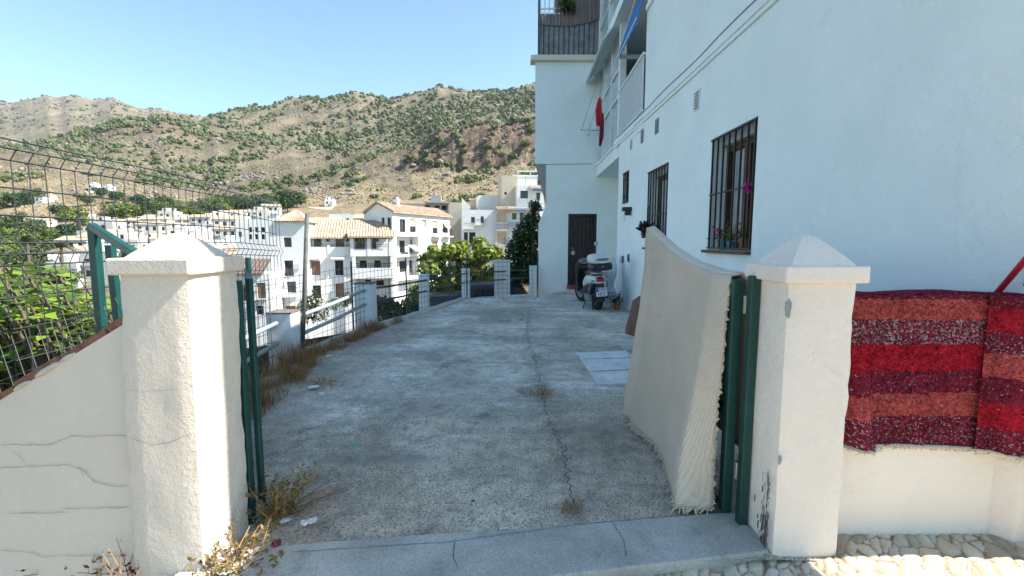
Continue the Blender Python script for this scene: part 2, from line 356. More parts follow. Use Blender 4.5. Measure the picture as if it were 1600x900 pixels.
# ================================================================ NEAR: street, threshold, driveway
def gz(X,Y):
    z=.0 if Y<6 else (Y-6)*.006
    return z
XW=2.22
def xedge(Y):                      # outer (valley) edge of the driveway
    pts=[(1.5,-1.75),(2.0,-2.35),(4.9,-2.42),(6.6,-2.1),(8.0,-1.62),(9.9,-1.1),(10.3,-.95)]
    if Y<=pts[0][0]: return pts[0][1]
    for (a,b),(c,d) in zip(pts,pts[1:]):
        if Y<=c: return b+(d-b)*(Y-a)/(c-a)
    return -.95+(Y-10.3)*1.9
m=MB(); NX,NY=150,210; rows=[]
for i in range(NY+1):
    Y=1.72+(13.4-1.72)*(i/NY)**1.35; r=[]
    for j in range(NX+1):
        xl=xedge(Y); xr=3.6 if Y>9 else 2.3
        X=xl+(xr-xl)*j/NX
        r.append((X,Y,gz(X,Y)+.012*fbm(X*1.3,Y*1.3,3)+.004*fbm(X*9,Y*9,5)-.006))
    rows.append(r)
m.grid(rows)
e=[r[0] for r in rows]; m.grid([[q for q in e],[(q[0],q[1],-4.5) for q in e]])
e=rows[-1]; m.grid([[q for q in e],[(q[0],q[1],-4.5) for q in e]])
struct(m.build('driveway',M['road'],smooth=True,at=(0,0,0)))
# threshold slab
tl=[(-1.30,1.42),(-.3,1.545),(.25,1.625),(1.075,1.752),(1.10,1.80),(1.06,2.03),(.3,1.93),(-.4,1.86),(-1.0,1.79),(-1.32,1.76)]
m=MB(); m.prism(tl,lambda x,y:(x,y,-.1),lambda x,y:(x,y,.014)); struct(m.build('threshold',M['conc'],bevel=.006,at=(0,0,0)))
def ribbon(m,pts,w,off,seed=0,jit=.35):      # thin irregular crack strip along world points, off = lift direction
    pts=[Vector(p) for p in pts]; out=[]
    for a,b in zip(pts,pts[1:]):
        n=max(2,int((b-a).length/.02))
        for k in range(n): out.append(a.lerp(b,k/n))
    out.append(pts[-1]); off=Vector(off); nn=off.normalized(); vs=[]
    for i,p in enumerate(out):
        d=(out[min(i+1,len(out)-1)]-out[max(i-1,0)]).normalized(); s=d.cross(nn).normalized()
        j=noise.noise(p*23+Vector((seed,0,0)))*w*jit*5; ww=w*(.5+.7*abs(noise.noise(p*31+Vector((0,seed,3))))*2)*(.35 if i in(0,len(out)-1) else 1)
        vs+= [p+off+s*(j-ww/2),p+off+s*(j+ww/2)]
    return m.add(vs,[(2*i,2*i+1,2*i+3,2*i+2) for i in range(len(out)-1)])
def gp(x,y,dz=.0): q=onz(x,y,0); q.z=dz; return q
m=MB()
ribbon(m,[gp(455,868),gp(700,852),gp(900,825),gp(1110,806)],.0028,(0,0,.017),1,.2)
ribbon(m,[gp(712,846),gp(707,868),gp(715,895)],.003,(0,0,.017),2); ribbon(m,[gp(955,818),gp(975,850),gp(978,875)],.003,(0,0,.017),3)
struct(m.build('threshold_crack',M['crack'],at=(0,0,0)))
m=MB(); ribbon(m,[gp(828,480),gp(822,520),gp(838,575),gp(848,618),gp(858,660),gp(880,700),gp(885,740),gp(900,795)],.010,(0,0,.014),4,1.1)
ribbon(m,[gp(440,690),gp(560,645),gp(640,610)],.004,(0,0,.012),6,.9); ribbon(m,[gp(620,560),gp(760,575),gp(830,570)],.004,(0,0,.012),7,.9)
struct(m.build('driveway_crack',M['crack'],at=(0,0,0)))
# cobbled street: heightfield of elongated set stones
def cobble(X,Y):
    u=(X*.55+Y*.83); v=(-X*.83+Y*.55); 
    u+=.02*noise.noise(Vector((X*6,Y*6,1))); v+=.02*noise.noise(Vector((X*6,Y*6,9)))
    d,_=noise.voronoi(Vector((u/.115,v/.05,0)))[:2]
    q_=_[0]; return min(1,max(0,(d[1]-d[0])*3.)), (math.sin(q_.x*12.9898+q_.y*78.233)*43758.5453)%1
m=MB(); at=[]; ah=[]; rows=[]
def street_z(X,Y):
    z=-.035
    if X<-1.3: z-=(-1.3-X)*.5
    if X>.9: z+=.05*min(1,(X-.9)/.6)
    z-=max(0,1.3-Y)*.06
    return z
NXs,NYs=620,120
for i in range(NYs+1):
    Y=.9+(2.02-.9)*i/NYs; r=[]
    for j in range(NXs+1):
        X=-2.4+5.6*j/NXs; s,hu=cobble(X,Y); at.append(s); ah.append(hu); edge=1 if Y>.905 else 0
        r.append((X,Y,street_z(X,Y)+.017*math.sqrt(s)*(1-.15*s)+.006*fbm(X*8,Y*8,2)-.008))
    rows.append(r)
m.grid(rows); o=m.build('cobbled_street',M['cob'],smooth=True,at=(0,0,0)); a=o.data.attributes.new('stone','FLOAT','POINT'); a.data.foreach_set('value',at); a=o.data.attributes.new('hue','FLOAT','POINT'); a.data.foreach_set('value',ah); struct(o)
m=MB(); rows=[[(X,Y,street_z(X,Y)-.02) for X in (-9,-5,-3,-2,-1.3,-.5,.5,.9,1.5,3,6,12)] for Y in (-9,-3,-.5,.9,1.4,2.02)]
m.grid(rows); struct(m.build('street_bed',M['cob'],at=(0,0,0)))
# ---------------------------------------------------------------- gate pillars
def pillar(label,base,top,zb,zt,cap,roofh,pm,ch,cat='gate pillar'):
    (bx0,bx1,by0,by1),(tx0,tx1,ty0,ty1)=base,top
    t=thing('gate_pillar',((bx0+bx1)/2,(by0+by1)/2,zb),label,cat,'white gate pillars')
    m=MB(); N=26; rng=random.Random(bx0)
    def ring(k):
        f=k/N; x0,x1,y0,y1=[a+(b-a)*f for a,b in zip((bx0,bx1,by0,by1),(tx0,tx1,ty0,ty1))]; z=zb+(zt-zb)*f; q=[]
        for (xa,ya),(xb,yb) in (((x0,y0),(x1,y0)),((x1,y0),(x1,y1)),((x1,y1),(x0,y1)),((x0,y1),(x0,y0))):
            for i in range(8):
                g=i/8; x=xa+(xb-xa)*g;y=ya+(yb-ya)*g
                cx,cy=(x0+x1)/2,(y0+y1)/2; rr=.004*fbm(x*4,y*4+z*3,bx0)+(-.008 if i==0 else 0)*(1+.9*noise.noise(Vector((x*3,z*16,y*3))))
                L=math.hypot(x-cx,y-cy); q.append((x+(x-cx)/L*rr,y+(y-cy)/L*rr,z))
        return q
    rows=[ring(k) for k in range(N+1)]
    for k in range(N+1): rows[k].append(rows[k][0])
    m.grid(rows); sh=m.build('shaft',pm,t,smooth=True); es=sh.modifiers.new('split','EDGE_SPLIT'); es.split_angle=R(35)
    o=cap; m=MB(); m.box(tx0-o,tx1+o,ty0-o,ty1+o,zt-.004,zt+ch); m.build('cap',pm,t,bevel=.008)
    m=MB(); cx,cy=(tx0+tx1)/2,(ty0+ty1)/2; z0=zt+ch; hw=(tx1-tx0)/2*.98; rows=[]
    for f,g in ((1,0),(.86,.19),(.66,.44),(.44,.70),(.22,.90),(.10,.975)):
        q=[]
        for i in range(33):
            s=i/32*4; k=int(s)%4; f2=s-int(s) if i<32 else 0
            c=[(-1,-1),(1,-1),(1,1),(-1,1),(-1,-1)]
            x=c[k][0]+(c[k+1][0]-c[k][0])*f2; y=c[k][1]+(c[k+1][1]-c[k][1])*f2
            if i==32: x,y=-1,-1
            w=hw*f*(1-.05*(1-max(0,0))); q.append((cx+x*w,cy+y*w,z0+roofh*g+.004*fbm(x*3,y*3,g*4)))
        rows.append(q)
    m.grid(rows); m.add(rows[-1][:32],[tuple(range(32))]); m.build('pyramid_top',pm,t,smooth=False,bevel=.004)
    return t
Lb=onz(205,899); 
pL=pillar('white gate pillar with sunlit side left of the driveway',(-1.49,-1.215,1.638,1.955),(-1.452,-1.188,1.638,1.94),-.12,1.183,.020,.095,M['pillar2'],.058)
pR=pillar('white gate pillar with a scuffed black corner beside the red rug',(1.082,1.355,1.742,2.0),(1.078,1.353,1.742,2.0),-.06,1.145,.026,.122,M['pillar'],.062)
# wear on the pillars (chips, cracks, scuffs)
m=MB(); Yf=1.636
ribbon(m,[P(200,682,Yf),P(240,695,Yf),P(265,690,Yf),P(300,678,Yf)],.0022,(0,-.006,0),1); ribbon(m,[P(192,607,Yf),P(220,612,Yf),P(300,606,Yf)],.0012,(0,-.006,0),2)
m.build('crack',M['crackl'],pL)
m=MB()
def blob(m,c,ax,ay,n,seed,nrm):
    c=Vector(c);nrm=Vector(nrm); u=Vector((1,0,0)) if abs(nrm.x)<.5 else Vector((0,1,0)); w=Vector((0,0,1)); q=[]
    for k in range(n):
        t=2*math.pi*k/n; r=1+.45*noise.noise(Vector((math.cos(t)*1.6,math.sin(t)*1.6,seed))); q.append(c+u*(ax*r*math.cos(t))+w*(ay*r*math.sin(t))+nrm)
    return m.add(q,[tuple(range(n))])
blob(m,(1.079,1.748,1.045),.014,.034,22,3,(0,-.014,0)); blob(m,(1.084,1.748,.42),.009,.02,18,5,(0,-.014,0))
m.build('plaster_chip',M['vent'],pR)
m=MB(); rg=random.Random(4)
for k in range(150):
    z=rg.uniform(0,.34)*rg.random()**.6+.01; y=1.752+abs(rg.gauss(0,.022+.04*max(0,.25-abs(z-.16)))); 
    if y<1.9: blob(m,(1.08,y,z+.02),.0006+rg.random()**2*.003,.006+rg.random()*.022,10,k,(-.0125-.00005*k,0,0))
m.build('scuff_mark',M['stain'],pR)
# ---------------------------------------------------------------- low wall on the left with sloping brick coping
def wl(x,y): return P(x,y,1.70)
a=wl(192,507); b=wl(0,625); sl=(a.z-b.z)/(a.x-b.x)
tw=thing('boundary_wall',(-2.2,1.78,-.9),'cracked cream boundary wall with a sloping brick top left of the gate','wall')
xr=-1.42; xl=-3.4; zt=lambda x:a.z+(x-a.x)*sl
m=MB(); N=40; rows=[]
for k in range(N+1):
    x=xl+(xr-xl)*k/N; rows.append([(x,1.70+.004*fbm(x*5,z*.3,1),z) for z in [-2.0+(zt(x)+2.0)*i/20 for i in range(21)]]+[(x,1.86,zt(x)),(x,1.86,-2.)])
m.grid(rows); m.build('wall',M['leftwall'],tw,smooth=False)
m=MB(); rg=random.Random(5); x=xl
while x<xr-.03:
    L=rg.uniform(.10,.19); x1=min(x+L,xr-.02); d=rg.uniform(-.006,.008)
    T=Matrix.Translation((x,0,zt(x)))@Matrix.Rotation(-math.atan(sl),4,'Y'); L2=(x1-x)*math.sqrt(1+sl*sl)-.008
    m.box(0,L2,1.695+rg.uniform(-.005,.012),1.86,.0,.024+d,0,T); x=x1
m.build('brick_coping',M['brick'],tw,bevel=.006)
m=MB(); rg=random.Random(6)
for k in range(16):
    x=rg.uniform(xl+.3,xr-.05); s=rg.uniform(.015,.035); T=Matrix.Translation((x,1.70,zt(x)+.004))@Matrix.Rotation(-math.atan(sl),4,'Y')
    m.lathe([(0.001,-s*.5),(s,-s*.3),(s*1.1,0),(s*.7,s*.4),(.001,s*.5)],8,T=T@Matrix.Diagonal((1.7,.6,.7,1)))
m.build('mortar_lump',M['mortar'],tw,smooth=True)
m=MB()
for i,pp in enumerate([[(0,694),(80,693),(110,682),(145,681),(150,679),(200,680)],[(0,729),(110,725),(135,735),(150,752),(175,758),(203,758)],[(100,793),(203,791)],[(15,801),(110,799)],[(0,857),(55,862),(72,870),(90,866),(203,868)],[(20,700),(45,725)],[(125,725),(135,745)]]):
    ribbon(m,[wl(*q) for q in pp],.0026,(0,-.0075,0),i,.5)
m.build('crack',M['crackl'],tw)
# ---------------------------------------------------------------- gates
tg=thing('iron_gate',(1.03,2.0,0),'open green metal gate leaf under the beige rug beside the right pillar','gate','green gate leaves')
def gtop(s): return [1.132,1.135,1.155,1.20,1.27,1.36][min(5,int(s*5))] if s>=1 else (lambda q,i,f:q[i]+(q[i+1]-q[i])*f)([1.132,1.135,1.155,1.20,1.27,1.36],int(s*5),s*5-int(s*5))
gx=lambda s:1.02-.045*s; gy=lambda s:2.05+1.10*s
m=MB(); m.box(1.036,1.076,1.925,1.965,-.02,1.155); m.build('hinge_post',M['green'],tg,bevel=.004)
m=MB(); m.bar((gx(0),gy(0)-.02,.02),(gx(0),gy(0)-.02,1.132),.045,.045); m.bar((gx(1),gy(1),.02),(gx(1),gy(1),1.30),.045,.045); islands(m,'stile',M['green'],tg,bevel=.004)
m=MB()
for z in (.05,.5): m.bar((gx(0),gy(0),z),(gx(1),gy(1),z),.035,.035)
islands(m,'rail',M['green'],tg); m=MB()
for k in range(10): m.bar((gx(k/10),gy(k/10),gtop(k/10)-.04),(gx((k+1)/10),gy((k+1)/10),gtop((k+1)/10)-.06),.03,.03)
m.build('rail',M['green'],tg)
m=MB()
for k in range(1,10): m.bar((gx(k/10),gy(k/10),.5),(gx(k/10),gy(k/10),gtop(k/10)-.04),.016,.016)
islands(m,'bar',M['iron'],tg)
m=MB(); m.box(.975,.985,2.08,3.13,.06,.49); m.build('panel',M['green'],tg)
m=MB(); m.tube([(1.05,1.995,.98),(1.05,1.995,1.06)],.011,8); m.tube([(1.05,1.995,.2),(1.05,1.995,.28)],.011,8); islands(m,'hinge',M['chrome'],tg)
tg2=thing('iron_gate',(-1.2,1.98,0),'open green metal gate leaf seen edge-on behind the left pillar','gate','green gate leaves')
m=MB(); hp=P(386,600,1.985); m.box(P(367,600,1.985).x,hp.x,1.962,2.0,-.02,1.13); m.build('hinge_post',M['green'],tg2,bevel=.004)
m=MB(); q0=Vector((P(395,600,2.02).x,2.04,0)); dr=Vector((q0.x-.0,q0.y,0)).normalized(); dr=Vector((q0.x,q0.y,0)).normalized(); q1=q0+dr*1.0
m.bar((q0.x,q0.y,.05),(q0.x,q0.y,1.135),.026,.026); m.bar((q1.x,q1.y,.05),(q1.x,q1.y,1.2),.026,.026); islands(m,'stile',M['green'],tg2,bevel=.004)
m=MB()
for z in (.07,.5,1.10): m.bar((q0.x,q0.y,z),(q1.x,q1.y,z),.03,.03)
islands(m,'rail',M['green'],tg2)
m=MB()
for k in range(1,9): q=q0.lerp(q1,k/9); m.bar((q.x,q.y,.5),(q.x,q.y,1.1),.014)
islands(m,'bar',M['iron'],tg2)
# ---------------------------------------------------------------- beige rug over the gate
tr=thing('woven_rug',(.95,2.5,0),'cream woven rug with ragged fringe draped over the open right gate leaf','rug')
tops=[(0,(1.0,2.04,1.146)),(.10,(.985,2.16,1.150)),(.32,(.968,2.42,1.18)),(.6,(.955,2.72,1.25)),(.85,(.948,2.99,1.34)),(1,(.945,3.16,1.395))]
g0=lambda x,y:onz(x,y,.03)
bots=[(0,g0(1113,795)),(.10,g0(1056,792)),(.2,g0(1043,735)),(.32,g0(1036,704)),(.6,g0(1003,676)),(.85,g0(982,658)),(1,g0(977,640))]
def lerp(tab,s):
    for (a,p),(b,q) in zip(tab,tab[1:]):
        if s<=b: return Vector(p).lerp(Vector(q),(s-a)/(b-a))
    return Vector(tab[-1][1])
NS,NTt=70,46; rows=[]
for i in range(NS+1):
    s=i/NS; t_=lerp(tops,s); b_=lerp(bots,s); r=[]
    r.append(t_+Vector((.13,.0,-.85))); r.append(t_+Vector((.10,.0,-.34))); r.append(t_+Vector((.085,0,-.02))); r.append(t_+Vector((.05,0,.012)))
    for j in range(NTt+1):
        f=j/NTt; p=t_.lerp(b_,f)
        p.x+= -.035*math.sin(math.pi*f)*(1-s)*.6+.03*math.sin(math.pi*min(1,f*1.2))*(.3+.4*s)
        fold=(.028*math.exp(-((s-.93)/.03)**2)-.022*math.exp(-((s-.86)/.035)**2)+.018*math.exp(-((s-.22-.1*f)/.05)**2)*f*f)*min(1,f*2)
        p.x-=.0; p.x+=-fold+.010*fbm(s*3,f*4,2); p.y+=.006*fbm(s*20,f*9,4)*(1 if s<.05 else 0)
        if i==0: p.y-=.012*noise.noise(Vector((f*30,0,0)))
        r.append(p)
    rows.append(r)
m=MB(); m.grid(rows); m.build('cloth',M['weave'],tr,smooth=True,solid=.012)
m=MB(); rg=random.Random(9)
def tassel(m,p,d,L):
    p=Vector(p);d=Vector(d).normalized(); pts=[p]; 
    for k in range(3): d=(d+Vector((rg.gauss(0,.3),rg.gauss(0,.3),rg.gauss(0,.25)-.05))).normalized(); pts.append(pts[-1]+d*L/3)
    for q in pts: q.z=max(q.z,.006)
    m.tube(pts,[.0045,.005,.004,.002],4,caps=False)
for j in range(170):
    f=rg.random()*.999; k=4+int(f*NTt); p=rows[0][k].lerp(rows[0][min(k+1,NTt+4)],f*NTt-int(f*NTt))
    tassel(m,p,(rg.uniform(-.3,.9),-.3,-.9),rg.uniform(.005,.018))
for j in range(170):
    f=j/170*NS; i=int(f); p=rows[i][-1].lerp(rows[min(i+1,NS)][-1],f-i); tassel(m,p,(rg.uniform(-.9,-.3),-.45,rg.uniform(-.6,-.2)),rg.uniform(.015,.05))
m.build('fringe',M['fringe'],tr)
# brown towel at the far end of the gate
t_=thing('towel',(.93,3.3,.3),'small brown towel hanging behind the far edge of the cream rug','towel')
m=MB(); rows=[]
for i in range(13):
    f=i/12; r=[]
    for j in range(11):
        g=j/10; top=P(1000,462,3.24).lerp(P(989,470,3.34),g); bot=P(1003,540,3.22).lerp(P(979,516,3.36),g); p=top.lerp(bot,f); p.x+=.012*math.sin(g*9+f*3)*f; p.z+=.015*math.sin(g*5)*f; r.append(p)
    rows.append(r)
m.grid(rows); m.build('cloth',M['brown'],t_,smooth=True,solid=.012)
# ---------------------------------------------------------------- right low wall + red rugs + poles
tl_=thing('boundary_wall',(1.7,1.9,0),'cream boundary wall right of the gate, mostly hidden under the red rug','wall')
m=MB(); m.box(1.30,2.10,1.855,2.0,-.1,1.05); m.build('wall',M['lowwall'],tl_,bevel=.008)
m=MB(); m.prism([(2.09,1.862),(2.15,1.80),(2.219,1.80),(2.219,2.0),(2.09,2.0)],lambda x,y:(x,y,-.1),lambda x,y:(x,y,1.05)); m.build('buttress',M['pillar'],tl_,bevel=.008)
mz=lambda y:P(1400,y,1.80).z/1.2
MAR=(.27,.026,.05); SAL=(.60,.11,.095); REDc=(.54,.022,.04)
def rstops(l):
    out=[]; 
    for y0,c,w in l: out.append((max(0,min(1,mz(y0))),c,w))
    return out
mL=rugm('red striped rug',rstops([(720,MAR,.10),(655,SAL,.04),(620,MAR,.055),(583,REDc,-.02),(541,MAR,.14),(503,SAL,.04),(470,MAR,.05)]))
mR=rugm('red shaggy rug',rstops([(720,MAR,.09),(672,REDc,.0),(632,MAR,.05),(592,SAL,.04),(556,MAR,.11),(522,REDc,0),(485,MAR,.05)]))
for mm in (mL,mR):
    for nd in mm.node_tree.nodes:
        if nd.type=='MAP_RANGE': nd.inputs[2].default_value=1.2
def hangrug(label,x0,x1,yo,zb0,zb1,mt,seed,fold=None):
    t=thing('striped_rug',((x0+x1)/2,1.8,0),label,'rug'); rg=random.Random(seed)
    m=MB(); NXr=int((x1-x0)/.012); prof=[]
    def pt(x,s):   # s: 0 front bottom -> 1 top front -> 1.3 back
        zb=zb0+(zb1-zb0)*(x-x0)/(x1-x0); top=1.076+.010*fbm(x*3,0,seed)
        if s<=1:
            z=zb+(top-zb)*s; y=1.845-yo-.014*(1-s)+.016*fbm(x*3.2,z*1.1,seed)-.012*abs(fbm(x*7,z*.8,seed+4))
            if x>2.03: y-=.065*min(1,(x-2.03)/.06)
            if fold: y-=.075*math.exp(-((x-fold+.06*s)/.04)**2)*max(0,1-s*1.2)**.5
            return Vector((x+ (.02*(1-s)*(-1 if x-x0<.1 else 0)),y,z))
        k=(s-1)/.3; return Vector((x,1.845-yo+(.2+yo)*min(1,k*1.4),top+.008*math.sin(min(1,k*1.4)*3.14)-max(0,k-.72)*.7))
    SS=[i/44 for i in range(45)]+[1+.3*i/8 for i in range(1,9)]
    rows=[[pt(x0+(x1-x0)*i/NXr,s) for s in SS] for i in range(NXr+1)]
    m.grid(rows)
    for k in range(int(12000*(x1-x0))):     # shaggy pile
        x=rg.uniform(x0,x1); s=rg.uniform(.0,1.08); p=pt(x,s); a=rg.uniform(0,6.28); L=rg.uniform(.010,.026)
        d=Vector((math.cos(a)*.6,-.7,math.sin(a)*.5-.35)).normalized(); w=Vector((math.cos(a+1.5),0,math.sin(a+1.5)))*.0022
        m.add([p-w,p+w,p+d*L],[(0,1,2)])
    o=m.build('pile',mt,t,smooth=True); 
    o.data.transform(Matrix.Identity(4))
    m=MB()
    for k in range(int(260*(x1-x0))):
        x=rg.uniform(x0,x1); p=pt(x,0); tass=[p,p+Vector((rg.gauss(0,.02),rg.gauss(-.004,.004),-rg.uniform(.008,.022)))]; m.tube(tass,[.003,.0015],4,caps=False)
    m.tube([pt(x0+(x1-x0)*i/30,0)+Vector((0,-.002,-.004)) for i in range(31)],[.007+.003*rg.random() for i in range(31)],6)
    m.build('fringe',M['fringe'],t)
hangrug('red and maroon striped shaggy rug over the wall, touching the white pillar',1.372,2.02,.0,P(1345,693,1.82).z,P(1520,700,1.82).z,mL,1,fold=1.47)
hangrug('red and maroon shaggy rug with offset stripes, overlapped at the right frame edge',1.97,2.2,.014,P(1525,704,1.80).z,P(1595,711,1.80).z,mR,2)
m=MB(); q0=P(1556,460,2.02); q1=P(1604,404,1.86); d=(q1-q0); m.tube([q0-d*4.2,q1+d*4],.012,10); tag(m.build('metal_pole',M['polered'],smooth=True),'red metal pole leaning behind the red rug','pole')
m=MB(); q0=P(1591,460,1.99); q1=P(1612,437,1.90); d=(q1-q0); m.tube([q0-d*7,q1+d*8],.012,10); tag(m.build('metal_pole',M['poleblue'],smooth=True),'blue metal pole leaning behind the red rug','pole')
# ================================================================ facade helper
class Fr:
    def __init__(s,ox,oy,yaw): s.o=Vector((ox,oy,0)); s.d=Vector((math.cos(yaw),math.sin(yaw),0)); s.n=Vector((math.sin(yaw),-math.cos(yaw),0))
    def w(s,a,t,z): q=s.o+s.d*a-s.n*t; return Vector((q.x,q.y,z))      # a along, t inwards
    def loc(s,x,y):
        A,B,c=ray(x,y); v=Vector((A,B,0)); t=s.o.dot(s.n)/v.dot(s.n); q=v*t; return (q-s.o).dot(s.d), EYE+c*t
    def T(s): return Matrix(((s.d.x,-s.n.x,0,s.o.x),(s.d.y,-s.n.y,0,s.o.y),(0,0,1,0),(0,0,0,1)))
def facade(m,fr,a0,a1,z0,z1,holes=(),depth=.18,mi=0,t0=0.,step=None):
    As=sorted({a0,a1,*[q for h in holes for q in h[:2]]}); Zs=sorted({z0,z1,*[q for h in holes for q in h[2:4]]})
    for i in range(len(As)-1):
        for j in range(len(Zs)-1):
            ca,cz=(As[i]+As[i+1])/2,(Zs[j]+Zs[j+1])/2
            if any(h[0]<ca<h[1] and h[2]<cz<h[3] for h in holes): continue
            m.add([fr.w(As[i],t0,Zs[j]),fr.w(As[i+1],t0,Zs[j]),fr.w(As[i+1],t0,Zs[j+1]),fr.w(As[i],t0,Zs[j+1])],[(0,1,2,3)],mi)
    for h in holes:
        b,c,z,y=h[:4]; d=h[4] if len(h)>4 else depth; q=[(b,z),(c,z),(c,y),(b,y)]
        for k in range(4):
            p,r=q[k],q[(k+1)%4]; m.add([fr.w(p[0],t0,p[1]),fr.w(r[0],t0,r[1]),fr.w(r[0],t0+d,r[1]),fr.w(p[0],t0+d,p[1])],[(0,3,2,1)],mi)
        if len(h)>5: m.add([fr.w(x,t0+d,zz) for x,zz in q],[(0,1,2,3)],mi)     # closed recess back
def fbox(m,fr,a0,a1,t0,t1,z0,z1,mi=0): return m.box(a0,a1,t0,t1,z0,z1,mi,fr.T())
def window(par,fr,h,depth=.12,name='window',frame=None,pane=None,bars=(1,0),fw=.05,kids=True):
    a,b,z,y=h[:4]; frame=frame or M['iron']; pane=pane or M['glass']; m=MB()
    fbox(m,fr,a,a+fw,depth-.05,depth,z,y);fbox(m,fr,b-fw,b,depth-.05,depth,z,y);fbox(m,fr,a+fw,b-fw,depth-.05,depth,z,z+fw);fbox(m,fr,a+fw,b-fw,depth-.05,depth,y-fw,y)
    for k in range(bars[0]): c=a+(b-a)*(k+1)/(bars[0]+1); fbox(m,fr,c-fw/2,c+fw/2,depth-.045,depth-.002,z+fw,y-fw)
    for k in range(bars[1]): c=z+(y-z)*(k+1)/(bars[1]+1); fbox(m,fr,a+fw,b-fw,depth-.04,depth-.004,c-fw/2,c+fw/2)
    w=m.build(name,frame,par); m=MB(); m.add([fr.w(a,depth-.012,z),fr.w(b,depth-.012,z),fr.w(b,depth-.012,y),fr.w(a,depth-.012,y)],[(0,1,2,3)]); m.build('pane',pane,w); return w
# ---------------------------------------------------------------- long white house on the right
H=thing('white_house',(3.2,5,0),'long white house with barred windows and balconies along the right of the driveway','house')
fr=Fr(XW,0,-math.pi/2)          # a = -Y ; outward normal -X
def fp(x,y): a,z=fr.loc(x,y); return a,z
def hole(x0,y0,x1,y1,xa=None):  # from pixels of left(far) top and right(near) bottom
    q=onX(x0,y0,XW); r=onX(x1,y1,XW); return q,r
w1=(-onX(1113,217,XW).y,-onX(1185,178,XW).y,1.215,2.43); w2=(-onX(1013,268,XW).y,-onX(1045,253,XW).y,1.215,2.43)
s1=(-9.12,-8.66,2.05,2.66)
YC=9.52
m=MB(); facade(m,fr,-YC,-1.70,-.25,3.36,[w1,w2,s1],.26)
facade(m,fr,-7.78,-1.70,3.36,5.02)                       # upper wall, near part
facade(m,fr,-7.78,-6.2,5.02,8.6)
# end faces, roof slabs
q=[(XW,1.70),(6.5,1.6)]
m.add([(XW,1.70,-.25),(6.5,1.70,-.25),(6.5,1.70,5.02),(XW,1.70,5.02)],[(0,1,2,3)]); m.add([(XW,1.70,5.02),(6.5,1.70,5.02),(6.5,6.2,5.02),(XW,6.2,5.02)],[(0,1,2,3)])
m.add([(XW,6.2,5.02),(6.5,6.2,5.02),(6.5,6.2,8.6),(XW,6.2,8.6)],[(0,1,2,3)]); m.add([(XW,6.2,8.6),(6.5,6.2,8.6),(6.5,12.6,8.6),(XW,12.6,8.6)],[(0,1,2,3)])
m.add([(XW,7.78,3.36),(4.2,7.78,3.36),(4.2,7.78,8.6),(XW,7.78,8.6)],[(0,1,2,3)])       # balcony near cheek
m.add([(3.6,7.78,3.3),(3.6,12.65,3.3),(3.6,12.65,8.6),(3.6,7.78,8.6)],[(0,1,2,3)])       # balcony back wall
m.add([(XW,YC,-.25),(3.6,YC,-.25),(3.6,YC,3.1),(XW,YC,3.1)],[(0,1,2,3)]); m.add([(3.6,YC,-.25),(3.6,12.65,-.25),(3.6,12.65,3.1),(3.6,YC,3.1)],[(0,1,2,3)])
m.build('wall',M['house'],H)
m=MB(); m.box(XW,XW+.8,1.44,1.698,1.78,3.32); m.build('added_shade_block',M['house'],H,bevel=.01)  # unseen block, added only to throw shade on the threshold
m=MB()  # balcony floors
def xb(Y): return XW-.02+(Y-7.8)/(12.62-7.8)*.13
def slab(m,y0,y1,z0,z1,dx=0.,back=3.6): m.add([(xb(y0)-dx,y0,z0),(back,y0,z0),(back,y1,z0),(xb(y1)-dx,y1,z0),(xb(y0)-dx,y0,z1),(back,y0,z1),(back,y1,z1),(xb(y1)-dx,y1,z1)],[(3,2,1,0),(4,5,6,7),(0,1,5,4),(1,2,6,5),(2,3,7,6),(3,0,4,7)])
slab(m,9.35,12.64,3.09,3.36); slab(m,7.79,9.35,3.2,3.36); slab(m,7.79,12.64,5.80,6.0,.14); slab(m,7.79,12.64,3.362,3.41,.03)
slab(m,8.2,12.64,8.3,8.5,.1); m.build('balcony_slab',M['house2'],H)
m=MB(); fbox(m,fr,-9.9,-1.70,-.035,-.001,3.35,3.44); fbox(m,fr,-9.9,-1.70,-.022,-.001,3.30,3.35); fbox(m,fr,-7.75,-6.6,-.035,-.001,5.05,5.14); m.build('string_course',M['house'],H,bevel=.008)
m=MB(); m.tube([fr.w(a,-.03+.006*math.sin(a*3),3.452+.012*abs(math.sin(a*1.7))) for a in [-1.68-.15*i for i in range(54)]],.008,5); m.build('cable',M['vent'],H)
for i,(x,y,w,h) in enumerate([(1090,156,.16,.24),(1027,197,.15,.22),(1004,213,.13,.22),(987,226,.12,.2)]):
    q=onX(x,y,XW); m=MB(); fbox(m,fr,-q.y-w/2,-q.y+w/2,-.012,-.001,q.z-h/2,q.z+h/2); v=m.build('vent_plate',[M['post'],M['vent'],M['vent'],M['post']][i],H)
    m=MB()
    for k in range(6): fbox(m,fr,-q.y-w*.4,-q.y+w*.4,-.02,-.0125,q.z-h/2+.02+k*h/7,q.z-h/2+.035+k*h/7)
    m.build('slat',M['vent'],v)
def grille(par,h,nb,mid,out=.0,top=True):
    a,b,z,y=h; m=MB(); r=.016
    for k in range(nb): c=a+.03+(b-a-.06)*k/(nb-1); m.bar(fr.w(c,-out,z+.02),fr.w(c,-out,y-.02),r,r)
    for zz in mid: m.bar(fr.w(a,-out,zz),fr.w(b,-out,zz),.022,.012)
    m.bar(fr.w(a,-out,z+.02),fr.w(b,-out,z+.02),.03,.016); m.bar(fr.w(a,-out,y-.02),fr.w(b,-out,y-.02),.03,.016); return m.build('grille',M['iron'],par)
